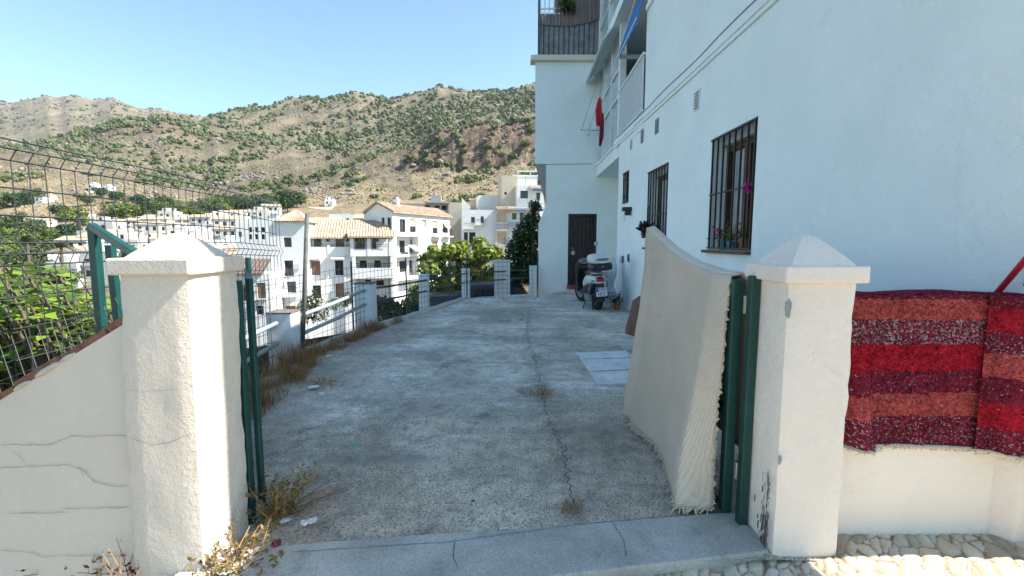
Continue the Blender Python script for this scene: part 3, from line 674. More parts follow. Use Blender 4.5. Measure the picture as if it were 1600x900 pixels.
def barred(h,curt,nb,mid):
    a,b,z,y=h; m=MB(); d=.26
    # wooden casement, one leaf ajar
    fbox(m,fr,a,b,.17,.2,y-.15,y-.09);fbox(m,fr,a,a+.07,.17,.22,z,y-.15);fbox(m,fr,b-.07,b,.17,.22,z,y-.15);fbox(m,fr,a+.07,b-.07,.17,.22,z,z+.07);c=(a+b)/2;fbox(m,fr,c-.06,c+.06,.16,.225,z+.07,y-.15)
    w=m.build('window',M['wood'],H); m=MB(); fbox(m,fr,a+.07,b-.07,.205,.21,z+.07,y-.15); m.build('pane',M['glass'],w)
    m=MB()
    for (p,q) in curt:
        rows=[[fr.w(a+(b-a)*(p+(q-p)*i/16),.198+.012*math.sin(i*1.9),z+.08+(y-.24-z-.0)*j) for j in (0,1)] for i in range(17)]; m.grid(rows)
    m.build('curtain',M['curtain'],w)
    m=MB(); fbox(m,fr,a,b,.1,.2,y-.09,y-.001); m.build('blind_box',M['curtain'],w)
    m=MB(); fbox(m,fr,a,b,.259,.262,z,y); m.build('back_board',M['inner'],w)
    grille(w,h,nb,mid); m=MB(); fbox(m,fr,a-.05,b+.0,-.055,.165,z-.035,z-.002); m.build('sill',M['wood'],w,bevel=.006); return w
barred(w1,[(.1,.42),(.6,.85)],8,(1.82,)); barred(w2,[(.12,.4),(.62,.86)],8,(1.72,))
m=MB(); a,b,z,y=s1; w=window(H,fr,s1,.12,frame=M['iron'],bars=(0,0)); grille(w,s1,4,(2.2,2.52)); 
# little fixtures on the wall
def onw(x,y): q=onX(x,y,XW); return -q.y,q.z
a,z=onw(986,328); m=MB(); fbox(m,fr,a-.07,a+.07,-.16,-.0,z-.02,z+.05); fbox(m,fr,a-.05,a+.05,-.11,-.02,z-.1,z-.02); m.build('wall_lamp',M['iron'],H,bevel=.006)
a,z=onw(976,337); m=MB(); fbox(m,fr,a-.05,a+.05,-.02,-.001,z-.1,z+.1); m.build('meter_cover',M['post'],H); 
for x,y in ((970,405),(974,405),(983,403)):
    a,z=onw(x,y); m=MB(); fbox(m,fr,a-.035,a+.035,-.03,-.001,z-.07,z+.07); m.build('switch_box',M['stain'] if x!=970 else M['post'],H,bevel=.004)
# balcony: railing, posts, glazing, awning
m=MB(); T=lambda Y,z,dx=0:Vector((xb(Y)+dx,Y,z))
m.bar(T(7.8,4.42),T(9.75,4.42),.05,.04); m.bar(T(7.8,3.50),T(9.75,3.50),.035,.03)
for k in range(19): Y=7.85+k*.1; m.bar(T(Y,3.41),T(Y,4.40),.022,.022)
m.build('railing',M['whitemetal'],H)
m=MB()
for Y,w in ((9.78,.13),(10.7,.05),(11.65,.05),(12.55,.09)): m.box(xb(Y)-.01,xb(Y)-.01+w,Y-w/2,Y+w/2,3.41,5.8)
for z in (4.38,4.95): m.bar(T(9.85,z,.02),T(12.5,z,.02),.05,.05)
for Y in (8.0,9.78,11.2,12.55): m.box(xb(Y),xb(Y)+.08,Y-.04,Y+.04,6.0,8.3)
for z in (6.9,): m.bar(T(7.9,z,.04),T(12.5,z,.04),.06,.06)
m.build('gallery_frame',M['whitemetal'],H)
m=MB(); m.add([T(9.84,3.41,.04),T(12.52,3.41,.04),T(12.52,5.8,.04),T(9.84,5.8,.04)],[(0,1,2,3)]); m.add([T(8,6.0,.05),T(12.5,6.0,.05),T(12.5,8.3,.05),T(8,8.3,.05)],[(0,1,2,3)]); m.build('gallery_glass',M['frosted'],H)
m=MB(); rows=[[T(7.8+1.45*i/20,5.62-.02,-.0)+Vector((.05,0,0)),T(7.8+1.45*i/20,5.02,-.13),T(7.8+1.45*i/20,4.86+.05*abs(math.sin(i*.9)),-.135)] for i in range(21)]; m.grid(rows); m.build('awning',M['blue'],H,solid=.006)
m=MB(); m.bar(T(9.25,4.93,-.14),T(9.25,4.93,.55),.05,.07); m.bar(T(9.3,4.93,-.13),T(7.85,4.99,-.13),.03,.03); m.bar(T(9.3,4.93,-.16),T(8.0,5.6,-.05),.02,.02); m.build('awning_arm',M['whitemetal'],H)
m=MB(); m.add([T(9.9,5.79,-.14),T(12.6,5.79,-.14),T(12.6,5.55,-.34),T(9.9,5.55,-.34)],[(0,1,2,3)]); m.build('canopy',M['post'],H,solid=.03)
# clothes line with washing
tc=thing('clothes_line',(2.0,11.4,4.3),'drying line on brackets outside the far balcony','clothes line')
A0=P(909,203,12.2); A1=P(932,204,12.2); B0=T(9.9,5.0,-.05); 
m=MB(); m.bar(P(907,203,12.2),P(936,204,12.2),.02,.02); m.build('bracket',M['galv'],tc)
m=MB(); m.tube([A0,P(935,122,10.2)],.006,5); m.tube([A1,P(957,115,9.85)],.006,5); m.tube([P(921,203,12.2),P(946,118,10.0)],.006,5); islands(m,'line',M['galv'],tc)
def cloth(label,px,Y0,mt,wid,seed):
    m=MB(); rows=[]
    n=len(px)
    for j,(x0,x1,y) in enumerate(px):
        r=[]
        for i in range(9):
            p=P(x0+(x1-x0)*i/8,y,Y0); p.y+=.05*math.sin(i*1.6+seed)*(j/n); r.append(p)
        rows.append(r)
    m.grid(rows); return tag(m.build('hanging_cloth',mt,smooth=True,solid=.012,sub=1),label,'washing')
cloth('bright red cloth on the drying line by the balcony',[(936,939,152),(931,940,165),(930,941,180),(932,941,198)],10.8,M['red'],.2,1)
cloth('dark red cloth, longer and right of the bright red one, on the drying line',[(940,943,176),(938,944,185),(937,944,205),(936,943,218),(936,939,229)],10.5,M['dred'],.2,2)
cloth('small white sock-like cloth at the outer end of the drying line',[(919,922,186),(918,923,196),(919,923,205),(918,920,213)],12.15,M['white'],.2,3)
# ---------------------------------------------------------------- plants at the windows
def potplant(label,c,r,h,potm,leafm,n,spread,lh,petal=None,seed=1,strap=False):
    t=thing('potted_plant',c,label,'potted plant','window sill pots'); rg=random.Random(seed); c=Vector(c)
    m=MB(); m.lathe([(.001,.0),(r*.72,0),(r,h*.82),(r*1.1,h*.82),(r*1.1,h),(r*.9,h),(r*.88,h*.9),(.001,h*.9)],14,c); m.build('pot',potm,t,smooth=False)
    m=MB()
    for k in range(n):
        a=rg.uniform(0,6.28); e=rg.uniform(.2,1.3); d=Vector((math.cos(a)*math.cos(e)*.6,math.sin(a)*math.cos(e),math.sin(e))); L=lh*rg.uniform(.5,1)
        p=c+Vector((0,0,h*.9)); q=p+d*L
        if strap:
            s=Vector((-d.y,d.x,0)).normalized()*.012; mid=p+d*L*.6; q=q+Vector((0,0,-L*.45)); m.add([p-s,p+s,mid+s,mid-s,q],[(0,1,2,3),(3,2,4)])
        else:
            for i in range(3):
                o=p+d*L*rg.uniform(.4,1)+Vector((rg.gauss(0,.02),rg.gauss(0,.03),rg.gauss(0,.02))); s=spread*rg.uniform(.6,1.2); u=Vector((rg.gauss(0,1),rg.gauss(0,1),rg.gauss(0,1))).normalized()*s; v=u.cross(Vector((rg.gauss(0,1),rg.gauss(0,1),rg.gauss(0,1)))).normalized()*s*.6
                m.add([o-u,o+v,o+u,o-v],[(0,1,2,3)])
    m.build('leaves',leafm,t)
    if petal:
        m=MB()
        for k in range(14):
            o=c+Vector((rg.gauss(-.02,.03),rg.gauss(0,.05),h+lh*rg.uniform(.3,.7))); m.lathe([(.001,-.012),(.014,-.004),(.016,.006),(.001,.013)],6,o)
        m.build('blossoms',petal,t)
    return t
zs=w1[2]+.0
def wy(x): return onX(x,385,XW+.06).y
potplant('pink flowering plant in a blue pot at the far end of the near window',(XW+.07,wy(1127),zs),.045,.10,M['potblue'],M['lime'],22,.02,.2,M['pink'],3)
potplant('leafy green plant in the middle of the near window sill',(XW+.075,wy(1139),zs),.04,.09,M['potblue'],M['lime'],26,.022,.26,None,4)
potplant('strappy pale leaved plant at the near end of the near window',(XW+.07,wy(1161),zs),.05,.12,M['pot'],M['lime'],26,.02,.22,None,5,True)
def hangplant(label,c,r,n,leafm,mt,seed,rr,pot=True,cat='hanging plant'):
    t=thing('hanging_plant',c,label,cat); rg=random.Random(seed); c=Vector(c); m=MB()
    for k in range(n):
        o=c+Vector((rg.triangular(-r,r),rg.triangular(-r*1.2,r*1.2),rg.triangular(-r*.9,r*.9))); s=rr*rg.uniform(.6,1.2); u=Vector((rg.gauss(0,1),rg.gauss(0,1),rg.gauss(0,1))).normalized()*s; v=u.cross(Vector((rg.gauss(0,1),rg.gauss(0,1),rg.gauss(0,1)))).normalized()*s*.7
        m.add([o-u,o+v,o+u,o-v],[(0,1,2,3)])
    m.build('leaves',leafm,t)
    if pot: m=MB(); m.lathe([(.001,-.16),(.06,-.16),(.08,0),(.001,0)],12,c); m.build('pot',M['iron'],t)
    m=MB(); m.tube([c+Vector((.04,0,-.1)),c+Vector((.04,0,.35))],.006,5); m.build('hook',M['iron'],t); return t
q=P(1166,292,onX(1166,292,XW-.02).y); hangplant('bright pink hanging flower on the bars of the near window',(XW+.0,q.y,q.z),.05,70,M['pinkl'] if 'pinkl' in M else leafmat('pink blossoms',(.55,.03,.32),.3,.3),None,8,.026,False)
q=P(1009,356,onX(1009,356,XW-.12).y); hangplant('dark burgundy plant in a wall pot beyond the cream rug',(XW-.12,q.y,q.z),.13,190,M['dark'],None,9,.035)
q=P(1002,366,onX(1002,366,XW-.3).y)
# ---------------------------------------------------------------- far house with the brown door and reed terrace
YF=12.65
E=thing('white_house',(1.5,13.2,0),'tall white end house with a dark wooden door and a reed screened terrace','house')
ff=Fr(0,YF,0)
D=(P(888,334,YF).x,P(933,334,YF).x,.1,P(888,334,YF).z)
m=MB(); zo=P(835,256,YF).z; xo=P(836,200,YF).x; xl_=P(853,280,YF).x; xw_=P(841,380,YF).x; zt=P(835,96,YF).z
facade(m,ff,xl_,3.6,-.3,zo,[D],.16); facade(m,ff,xo,3.6,zo,zt)
zw0=P(853,322,YF).z; zw1=P(841,350,YF).z
m.add([(xw_,YF,-.3),(xl_,YF,-.3),(xl_,YF,zw0),(xw_,YF,zw1)],[(0,1,2,3)])
m.add([(xw_,YF,-4),(xw_,YF,zw1),(xl_,YF,zw0),(xl_,YF,zo),(xl_+1.6,YF+1.4,zo),(xl_+1.6,YF+1.4,-4)],[(0,1,2,3,4,5)])
m.add([(xo,YF,zo),(xo,YF,zt),(xo+1.7,YF+1.3,zt),(xo+1.7,YF+1.3,zo)],[(0,1,2,3)]); m.add([(xo,YF,zo),(xl_,YF,zo),(xl_+1.6,YF+1.3,zo),(xo+1.7,YF+1.3,zo)],[(0,1,2,3)])
m.add([(xo,YF,zt),(3.6,YF,zt),(3.6,YF+1.5,zt),(xo+1.7,YF+1.3,zt)],[(0,1,2,3)]); m.add([(xo,YF,-4.),(xo+1.7,YF+1.3,-4),(xo+1.7,YF+1.3,-.3),(xo,YF,-.3)],[(0,1,2,3)])
m.build('wall',M['house2'],E)
# sloped corbel under the overhang
m=MB(); m.prism([(xo+.01,zo),(xl_+.0,zo-.0),(xl_+.0,P(850,300,YF).z-.35)],lambda x,z:(x,YF+.02,z),lambda x,z:(x+.9,YF+2,z)); m.build('corbel',M['greyr'],E)
m=MB(); z0=P(829,97,YF).z; z1=P(829,88,YF).z; m.box(P(829,90,YF).x,P(937,90,YF).x,YF-.13,YF+.25,z0,z1); m.build('cornice',M['cream'],E,bevel=.02)
m=MB(); m.tube([(xl_,YF-.006,P(853,257,YF).z),(P(925,256,YF).x,YF-.006,P(925,256,YF).z)],.008,5); m.build('cable',M['vent'],E)
d=MB(); fbox(d,ff,D[0],D[0]+.07,.04,.16,D[2],D[3]);fbox(d,ff,D[1]-.07,D[1],.04,.16,D[2],D[3]);fbox(d,ff,D[0]+.07,D[1]-.07,.04,.16,D[3]-.07,D[3]); dd=d.build('door',M['doorwood'],E)
d=MB()
for k in range(6): w=(D[1]-D[0]-.14)/6; fbox(d,ff,D[0]+.07+k*w+.004,D[0]+.07+(k+1)*w-.004,.11,.15,D[2],D[3]-.075)
d.build('door_leaf',M['doorwood'],dd,bevel=.004)
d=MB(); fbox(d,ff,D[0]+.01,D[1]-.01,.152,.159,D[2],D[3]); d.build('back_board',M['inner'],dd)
d=MB()
for i in range(5):
    for j in range(9): d.lathe([(.022,0),(.016,.012),(.001,.018)],6,T=Matrix.Translation((D[0]+.15+i*(D[1]-D[0]-.3)/4,YF+.11,D[2]+.2+j*.19))@Matrix.Rotation(R(90),4,'X'))
d.build('stud',M['iron'],dd); d=MB(); d.tube([(D[0]+.14,YF+.06,1.02),(D[0]+.14,YF+.06,1.16)],.012,6); d.build('handle',M['chrome'],dd)
m=MB(); m.box(D[0]-.02,D[1]+.02,YF-.16,YF+.15,-.02,.10); m.build('door_step',M['step'],E,bevel=.008)
# terrace: planks, reed screen, rail
xt0=P(842,80,YF).x; xt1=P(936,80,YF).x; zp0=P(842,87,YF).z+.03; zp1=P(842,38,YF).z
n=12; m=MB(); rg=random.Random(3)
for k in range(n):
    w=(xt1-xt0)/n; m.box(xt0+k*w+.012,xt0+(k+1)*w-.012,YF+.03+rg.uniform(-.01,.01),YF+.06,zp0,zp1+.12)
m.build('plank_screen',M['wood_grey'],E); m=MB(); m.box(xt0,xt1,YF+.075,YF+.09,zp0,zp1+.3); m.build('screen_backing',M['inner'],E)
m=MB(); rows=[]
for i in range(61):
    x=xt0+(xt1-xt0)*i/60; zb=zp1-.06*math.sin(i/60*3.1)+.14*(i/60)**3+.015*rg.uniform(-1,1); tp=8.3 if i>15 else P(842,24,YF).z
    rows.append([(x,YF+.0+.012*math.sin(i*1.7),zb+(tp-zb)*j/6) for j in range(7)])
m.grid(rows); m.build('reed_screen',M['reed'],E,solid=.02)
m=MB()
for k in range(6): m.box(xt0+.02+k*.12,xt0+.05+k*.12,YF+.0,YF+.03,P(842,24,YF).z,8.3)
for z in (P(842,22,YF).z,P(842,14,YF).z): m.box(xt0,xt0+.75,YF-.01,YF+.04,z,z+.03)
m.build('terrace_rail',M['whitemetal'],E); m=MB(); m.box(xt0-.03,xt0+.03,YF-.02,YF+.04,zp0,8.3); m.box(xt1-.0,xt1+.05,YF-.01,YF+.04,zp0,8.3); m.build('terrace_post',M['darkpole'],E)
q=P(886,8,YF-.15); hangplant('green trailing plant hanging on the reed screen of the terrace',q,.22,220,M['olive'],None,12,.06,False)
q=P(838,72,YF); 
# ---------------------------------------------------------------- parapet posts, kerb, pipes
def gnd(x,y): return onz(x,y,.0)
PT=[('nearest and broadest, capped with a dark stained top',(474,556),.27,.24,488),('second from the gate, broad with a dark top edge',(590,504),.27,.28,443),('third from the gate, narrow, at the bend of the kerb',(672,477),.19,.2,430),('fourth, at the far corner of the driveway',(735,456),.2,.25,421),('against the white end house wall',(838,450),.2,.2,416)]
posts=[]
for lab,(x,y),w,d,yt in PT:
    g=gnd(x,y); z1=P(x,yt,g.y-d/2).z; t=thing('parapet_post',(g.x-w/2,g.y-d/2,0),'whitewashed low parapet post, '+lab,'parapet post','parapet posts')
    m=MB(); m.box(g.x-w,g.x,g.y-d,g.y,-.3,z1); m.build('shaft',M['post'],t,bevel=.01); m=MB(); m.box(g.x-w-.006,g.x+.006,g.y-d-.006,g.y+.006,z1+.001,z1+.018); m.build('cap',M['capdirt'] if yt>440 else M['post'],t,bevel=.004); posts.append((g.x-w,g.x,g.y-d,g.y,z1))
hid=(-2.62,-2.35,2.9,3.15,.47); allp=[hid]+posts
t=thing('parapet_post',(-2.5,3.0,0),'whitewashed low parapet post hidden behind the left gate leaf','parapet post','parapet posts'); m=MB(); m.box(hid[0],hid[1],hid[2],hid[3],-.3,.47); m.build('shaft',M['post'],t,bevel=.01)
names=['between the hidden post and the first post','between first and second posts','between second and third posts','between third and corner posts','across the far end of the driveway']
for i in range(5):
    a,b=allp[i],allp[i+1]; t=thing('pipe_railing',((a[0]+b[0])/2,(a[3]+b[2])/2,.1),'grey pipe handrail '+names[i],'railing','pipe railings between parapet posts')
    for k,dz in enumerate((.09,.31)):
        if i==4: p=Vector((a[1]-.03,(a[2]+a[3])/2,a[4]-dz)); q=Vector((b[0]+.03,(b[2]+b[3])/2,b[4]-dz))
        else:
            p=Vector((a[1]-.10,a[3]-.05,a[4]-dz)); q=Vector((b[0]+.17,b[2]-.02 if i<1 else b[2]+.03,b[4]-dz))
            if i==0: q.x=b[0]+.14; q.y=b[2]-.06
        m=MB(); m.tube([p,p.lerp(q,.5)+Vector((0,0,-.012)),q],.024 if i<2 else .018,10); m.build('pipe',M['pipe'] if i<2 else M['darkpole'],t,smooth=True)
m=MB(); ks=[(xedge(Y)-.02,Y) for Y in [5.2+.3*i for i in range(17)]]
rows=[[(x-.09,Y,-.25),(x-.09,Y,.05+.01*math.sin(Y*9)),(x+.07,Y,.045+.01*math.sin(Y*7)),(x+.11,Y,-.03)] for x,Y in ks]; m.grid(rows); struct(m.build('kerb',M['conc'],smooth=False,at=(0,0,0)))
# ---------------------------------------------------------------- welded wire fences
def panel(m,pts,zs,bends,spac,r,lean=.0,top=None):
    """pts: plan polyline; zs: heights of horizontals; bends: set of (z) where the wire kinks"""
    L=[0]
    for p,q in zip(pts,pts[1:]): L.append(L[-1]+math.dist(p,q))
    def at(s):
        for i in range(len(pts)-1):
            if s<=L[i+1]+1e-6:
                f=(s-L[i])/(L[i+1]-L[i]); return Vector((pts[i][0]+(pts[i+1][0]-pts[i][0])*f,pts[i][1]+(pts[i+1][1]-pts[i][1])*f,0)),Vector((-(pts[i+1][1]-pts[i][1]),pts[i+1][0]-pts[i][0],0)).normalized()
    n=int(L[-1]/spac)
    for k in range(n+1):
        p,nn=at(k*spac); dz=top(k*spac) if top else 0
        prof=[]; 
        for z,off in bends: prof.append(p+nn*(-off)+Vector((0,0,z+dz)))
        m.tube(prof,r,4,caps=False)
    for z,off in zs:
        q=[]
        for k in range(0,n+1,3): p,nn=at(k*spac); q.append(p+nn*(-off)+Vector((0,0,z+(top(k*spac) if top else 0))))
        m.tube(q,r*1.1,4,caps=False)
tf=thing('wire_fence',(-2.5,3.5,0),'tall dark welded wire fence with kinked top behind the left boundary wall','fence')
zb=[(.05,0),(.2,0),(.36,0),(.52,0),(.68,0),(.85,0),(1.01,0),(1.13,0),(1.18,.035),(1.23,0),(1.40,0),(1.56,0),(1.72,0),(1.79,0),(1.85,.04),(1.91,0),(1.96,0)]
# heights re-read from the photograph at the fence plane
hz=[.36,.52,.68,.85,1.01,1.13,1.22,1.27,1.41,1.55]; 
Yl=onX(18,320,-2.45).y
def hz_at(x,y): return onX(x,y,-2.45).z
ztop=hz_at(10,219); zk0=hz_at(8,250); zk1=hz_at(8,238); zk2=hz_at(8,226)
mid=hz_at(75,396)
prof=[(-.4,0),(mid-.055,0),(mid,.03),(mid+.055,0),(zk0,0),(zk0+.05,.035),(zk0+.10,0),(ztop,0)]
hs=[(zk0,0),(zk0+.05,.035),(zk0+.10,0),(mid-.055,0),(mid,.03),(mid+.055,0)]+[(mid+.055+(zk0-mid-.055)*k/3,0) for k in (1,2)]+[(mid-.055-.155*k,0) for k in range(1,9)]
m=MB(); Yend=P(478,400,5.6).y
panel(m,[(-2.43,1.98),(-2.47,3.2),(-2.6,5.05)],hs,prof,.083,.0034,top=lambda s:-.05*max(0,(s-2.2))); m.build('wire_mesh',M['wire'],tf)
pb=P(470,489,5.0); pt=P(480,334,5.1); m=MB(); m.tube([pb+Vector((0,0,-.4)),pt],.025,8); m.build('post',M['darkpole'],tf,smooth=True)
# bracing green post by the pillar
tb=thing('green_post',(-2.2,2.1,0),'dark green square post with a slanting brace behind the left pillar','post')
b0=P(158,520,2.12); t0=P(146,353,2.12); m=MB(); m.bar(b0+Vector((0,0,-.3)),t0,.036,.036); m.build('post',M['green'],tb,bevel=.004)
m=MB(); m.bar(t0+Vector((-.01,-.0,.0)),P(222,404,1.97),.032,.032); m.build('brace',M['green'],tb,bevel=.004)
m=MB(); m.bar(P(184,470,2.5)+Vector((0,0,-.3)),P(172,383,2.5),.035,.035); m.bar(P(198,470,2.6),P(198,395,2.6),.03,.03); islands(m,'stay',M['green'],tb)
# loose, tilted offcut of galvanised mesh
tl2=thing('mesh_offcut',(-2.2,1.95,.6),'loose tilted offcut of pale galvanised mesh leaning inside the left fence','mesh offcut')
m=MB(); O=P(-40,560,1.93); U=(P(185,478,1.99)-O)
for k in range(12): p=O+U*(k/11); q=P(-40+225*k/11+38,560-82*k/11+110,1.93); m.tube([p+(p-q)*.12,q],.0016,4,caps=False)
for k in range(5): p=O+(P(-2,670,1.93)-O)*(k/5); m.tube([p,p+U*1.02],.0016,4,caps=False)
m.build('wire_mesh',M['darkpole'],tl2)
# lower mesh outside the parapet posts
tm=thing('wire_fence',(-2.4,5.5,0),'low grey welded mesh fixed outside the parapet posts','fence')
pl=[(-2.62,2.6),(-2.78,4.7),(-2.35,6.6),(-1.9,8.1),(-1.32,9.7),(-1.0,10.05),(.62,10.35)]
m=MB(); panel(m,pl,[(z*.1-.25,0) for z in range(0,12)],[(-.3,0),(.87,0)],.10,.0026,top=lambda s:.03*min(3,max(0,s-1.5))); m.build('wire_mesh',M['wire'],tm)
m=MB()
for x,y in pl[1:]: m.tube([(x-.02,y,-.5),(x-.02,y,1.02)],.014,6)
islands(m,'stake',M['darkpole'],tm)
# ---------------------------------------------------------------- cover slabs
t=thing('cover_slab',(.9,4.3,0),'pale concrete inspection cover slabs set in the driveway','inspection cover')
def sp(x,y,z): q=onz(x,y,0); q.z=z; return q
for poly in ([(899,553),(978,550),(990,560),(908,563)],[(908,564),(990,562),(1000,578),(921,582)],[(922,584),(1000,580),(1012,600),(937,603)]):
    m=MB(); vs=[sp(x,y,.016) for x,y in poly]+[sp(x,y,-.03) for x,y in poly]; m.add(vs,[(3,2,1,0),(4,5,6,7)]+[(i,i+4,(i+1)%4+4,(i+1)%4) for i in range(4)]); m.build('slab',M['slab'],t,bevel=.004)
t=thing('cover_slab',(1.2,5.4,0),'thin dark edged cover plate beside the pale slabs','inspection cover'); m=MB(); vs=[sp(x,y,.014) for x,y in [(962,536),(1000,535),(1010,549),(975,549)]]+[sp(x,y,-.02) for x,y in [(962,536),(1000,535),(1010,549),(975,549)]]; m.add(vs,[(3,2,1,0),(4,5,6,7)]+[(i,i+4,(i+1)%4+4,(i+1)%4) for i in range(4)]); m.build('plate',M['conc'],t)
# ---------------------------------------------------------------- litter
def scrap(x,y,s,label,mt,seed,asp=1.6,name='paper_scrap'):
    s*=.62
    g=onz(x,y,0); rg=random.Random(seed); m=MB(); rows=[]; an=rg.uniform(0,3)
    for i in range(7):
        r=[]
        for j in range(5):
            u=(i/6-.5)*s*asp*(1-.35*abs(j/4-.5)); v=(j/4-.5)*s*(1-.5*(i/6-.5)**2); X=u*math.cos(an)-v*math.sin(an); Yy=u*math.sin(an)+v*math.cos(an)
            r.append((g.x+X,g.y+Yy,.016+s*.22*(.5+noise.noise(Vector((i*.7,j*.9,seed))))))
        rows.append(r)
    m.grid(rows); return tag(m.build(name,mt,solid=.002),label,'litter','litter on the driveway')
scrap(490,608,.10,'white crumpled paper scrap beside the dry grass, largest of the far ones',M['paper'],1)
scrap(502,618,.06,'small white paper scrap right of the crumpled one by the dry grass',M['paper'],2)
scrap(448,818,.06,'crumpled white scrap among the weeds by the left gate post',M['paper'],3)
scrap(483,821,.075,'flat pale scrap lying just behind the threshold',M['paper'],4)
scrap(552,702,.03,'small green plastic strip lying on the driveway',M['litgreen'],5,3.,'plastic_strip')
scrap(531,540,.07,'white paper bit at the edge of the dry grass, halfway to the second post',M['paper'],6)
scrap(514,558,.06,'narrow white wrapper at the edge of the dry grass, just nearer than the white bit',M['paper'],7,2.4)
scrap(400,662,.04,'tiny white scrap by the green gate stile',M['paper'],8)
scrap(739,788,.028,'dark chip of stone on the driveway before the threshold',M['stain'],9,1.3,'stone_chip')
scrap(604,613,.035,'tiny white speck of paper in the middle of the driveway',M['paper'],10)
# ================================================================ scooter
g=onz(937,488,0); S=thing('motor_scooter',(g.x,g.y+.2,0),'white and black motor scooter with a large top case parked facing the wooden door','scooter')
TS=Matrix.Translation((g.x+.02,g.y+.3,0))@Matrix.Rotation(R(5),4,'Z')@Matrix.Rotation(R(-4),4,'Y')@Matrix.Diagonal((.90,.95,.96,1))
def sv(x,y,z): return TS@Vector((x,y,z))
def sbuild(m,name,mt,par,**k):
    m.v=[tuple(TS@Vector(q)) for q in m.v]; return m.build(name,mt,par,**k)
def rbox(m,secs,n=14,mi=0,pw=2.8):     # loft of superellipse sections (y, cx, cz, half w, half h)
    rows=[]
    for y,cz,hw,hh in secs:
        r=[]
        for k in range(n+1):
            t=2*math.pi*k/n; c,s=math.cos(t),math.sin(t); r.append((hw*math.copysign(abs(c)**(2/pw),c),y,cz+hh*math.copysign(abs(s)**(2/pw),s)))
        rows.append(r)
    m.grid(rows); m.add(rows[0][:n],[tuple(range(n))]); m.add(rows[-1][:n],[tuple(range(n))[::-1]]); return m
def wheel(yc,r,w,steer=0):
    T=Matrix.Translation((0,yc,r))@Matrix.Rotation(R(steer),4,'Z')@Matrix.Rotation(R(90),4,'Y')
    m=MB(); m.lathe([(r*.66,-w/2),(r*.86,-w/2),(r*.97,-w*.3),(r,0),(r*.97,w*.3),(r*.86,w/2),(r*.66,w/2)],28,T=T); wl_=MB(); 
    o=sbuild(m,'wheel',M['tyre'],S,smooth=True); wl_.lathe([(.02,-w*.36),(r*.2,-w*.36),(r*.24,-w*.2),(r*.6,-w*.2),(r*.67,-w*.45),(r*.67,w*.45),(r*.6,w*.2),(r*.24,w*.2),(.02,w*.36)],24,T=T); sbuild(wl_,'rim',M['scgrey'],o,smooth=True)
wheel(0,.255,.14); wheel(1.30,.28,.11,16)
m=MB(); rbox(m,[(-.30,.60,.05,.05),(-.24,.62,.13,.075),(-.05,.63,.17,.10),(.25,.60,.19,.12),(.5,.50,.17,.10)]); sbuild(m,'rear_body',M['scwhite'],S,smooth=True)
m=MB(); rbox(m,[(-.12,.50,.13,.06),(.1,.46,.16,.12),(.4,.38,.17,.16),(.75,.30,.16,.07),(.95,.34,.15,.10),(1.02,.5,.14,.15)]); sbuild(m,'lower_body',M['black'],S,smooth=True)
m=MB(); rbox(m,[(.86,.55,.19,.24),(.95,.70,.20,.28),(1.06,.76,.16,.22),(1.14,.70,.09,.12)]); sbuild(m,'front_shield',M['black'],S,smooth=True)
m=MB(); m.box(-.22,.22,.86,.93,.30,.86); sbuild(m,'leg_shield',M['black'],S,bevel=.03)
m=MB(); rbox(m,[(-.16,.73,.10,.03),(0,.745,.15,.05),(.3,.73,.15,.06),(.55,.72,.10,.04)]); sbuild(m,'seat',M['black'],S,smooth=True)
m=MB()
for s in (-1,1): m.tube([sv(s*.13,.05,.70),sv(s*.145,-.2,.76),sv(s*.10,-.36,.765),sv(0,-.38,.765)],.016,6)
m.build('luggage_rack',M['chrome'],S,smooth=True)
case=MB(); rbox(case,[(-.50,.89,.17,.055),(-.47,.89,.215,.075),(-.2,.885,.225,.08),(-.10,.885,.2,.07)],20,pw=4); co=sbuild(case,'top_case',M['black'],S,smooth=True)
m=MB(); rbox(m,[(-.515,1.01,.17,.045),(-.48,1.03,.225,.085),(-.2,1.04,.235,.10),(-.09,1.02,.2,.07)],20,pw=3.4); sbuild(m,'lid',M['scwhite'],co,smooth=True)
m=MB(); m.prism([(-.14,1.03),(-.09,1.005),(.09,1.005),(.14,1.03),(.09,1.055),(-.09,1.055)],lambda x,z:(x,-.522-.0*x,z),lambda x,z:(x,-.40,z)); sbuild(m,'reflector',M['scgrey'],co)
m=MB(); m.lathe([(.001,0),(.014,0),(.014,.01),(.001,.012)],10,T=Matrix.Translation((0,-.50,.90))@Matrix.Rotation(R(90),4,'X')); sbuild(m,'lock',M['chrome'],co)
m=MB(); rbox(m,[(-.335,.63,.06,.025),(-.30,.635,.085,.045),(-.2,.635,.09,.05)],14); sbuild(m,'tail_light',M['tail'],S,smooth=True)
for s in (-1,1):
    m=MB(); m.lathe([(.001,-.05),(.025,-.035),(.03,.0),(.001,.03)],10,T=Matrix.Translation((s*.155,-.27,.615))@Matrix.Rotation(R(90),4,'Y')); sbuild(m,'indicator',M['chrome'],S,smooth=True)
m=MB(); m.box(-.07,.07,-.33,-.05,.20,.56); m.box(-.02,.02,-.335,-.32,.49,.505); sbuild(m,'mudguard',M['black'],S,bevel=.015)
m=MB(); m.box(-.055,.055,-.352,-.335,.52,.535); sbuild(m,'reflector',M['tail'],S)
pz=.40; m=MB(); m.box(-.115,.115,-.350,-.344,pz-.085,pz+.085); pl_=sbuild(m,'number_plate',M['plate'],S)
m=MB(); m.box(-.112,-.075,-.3525,-.3503,pz+.0,pz+.082); sbuild(m,'country_band',M['plateblue'],pl_)
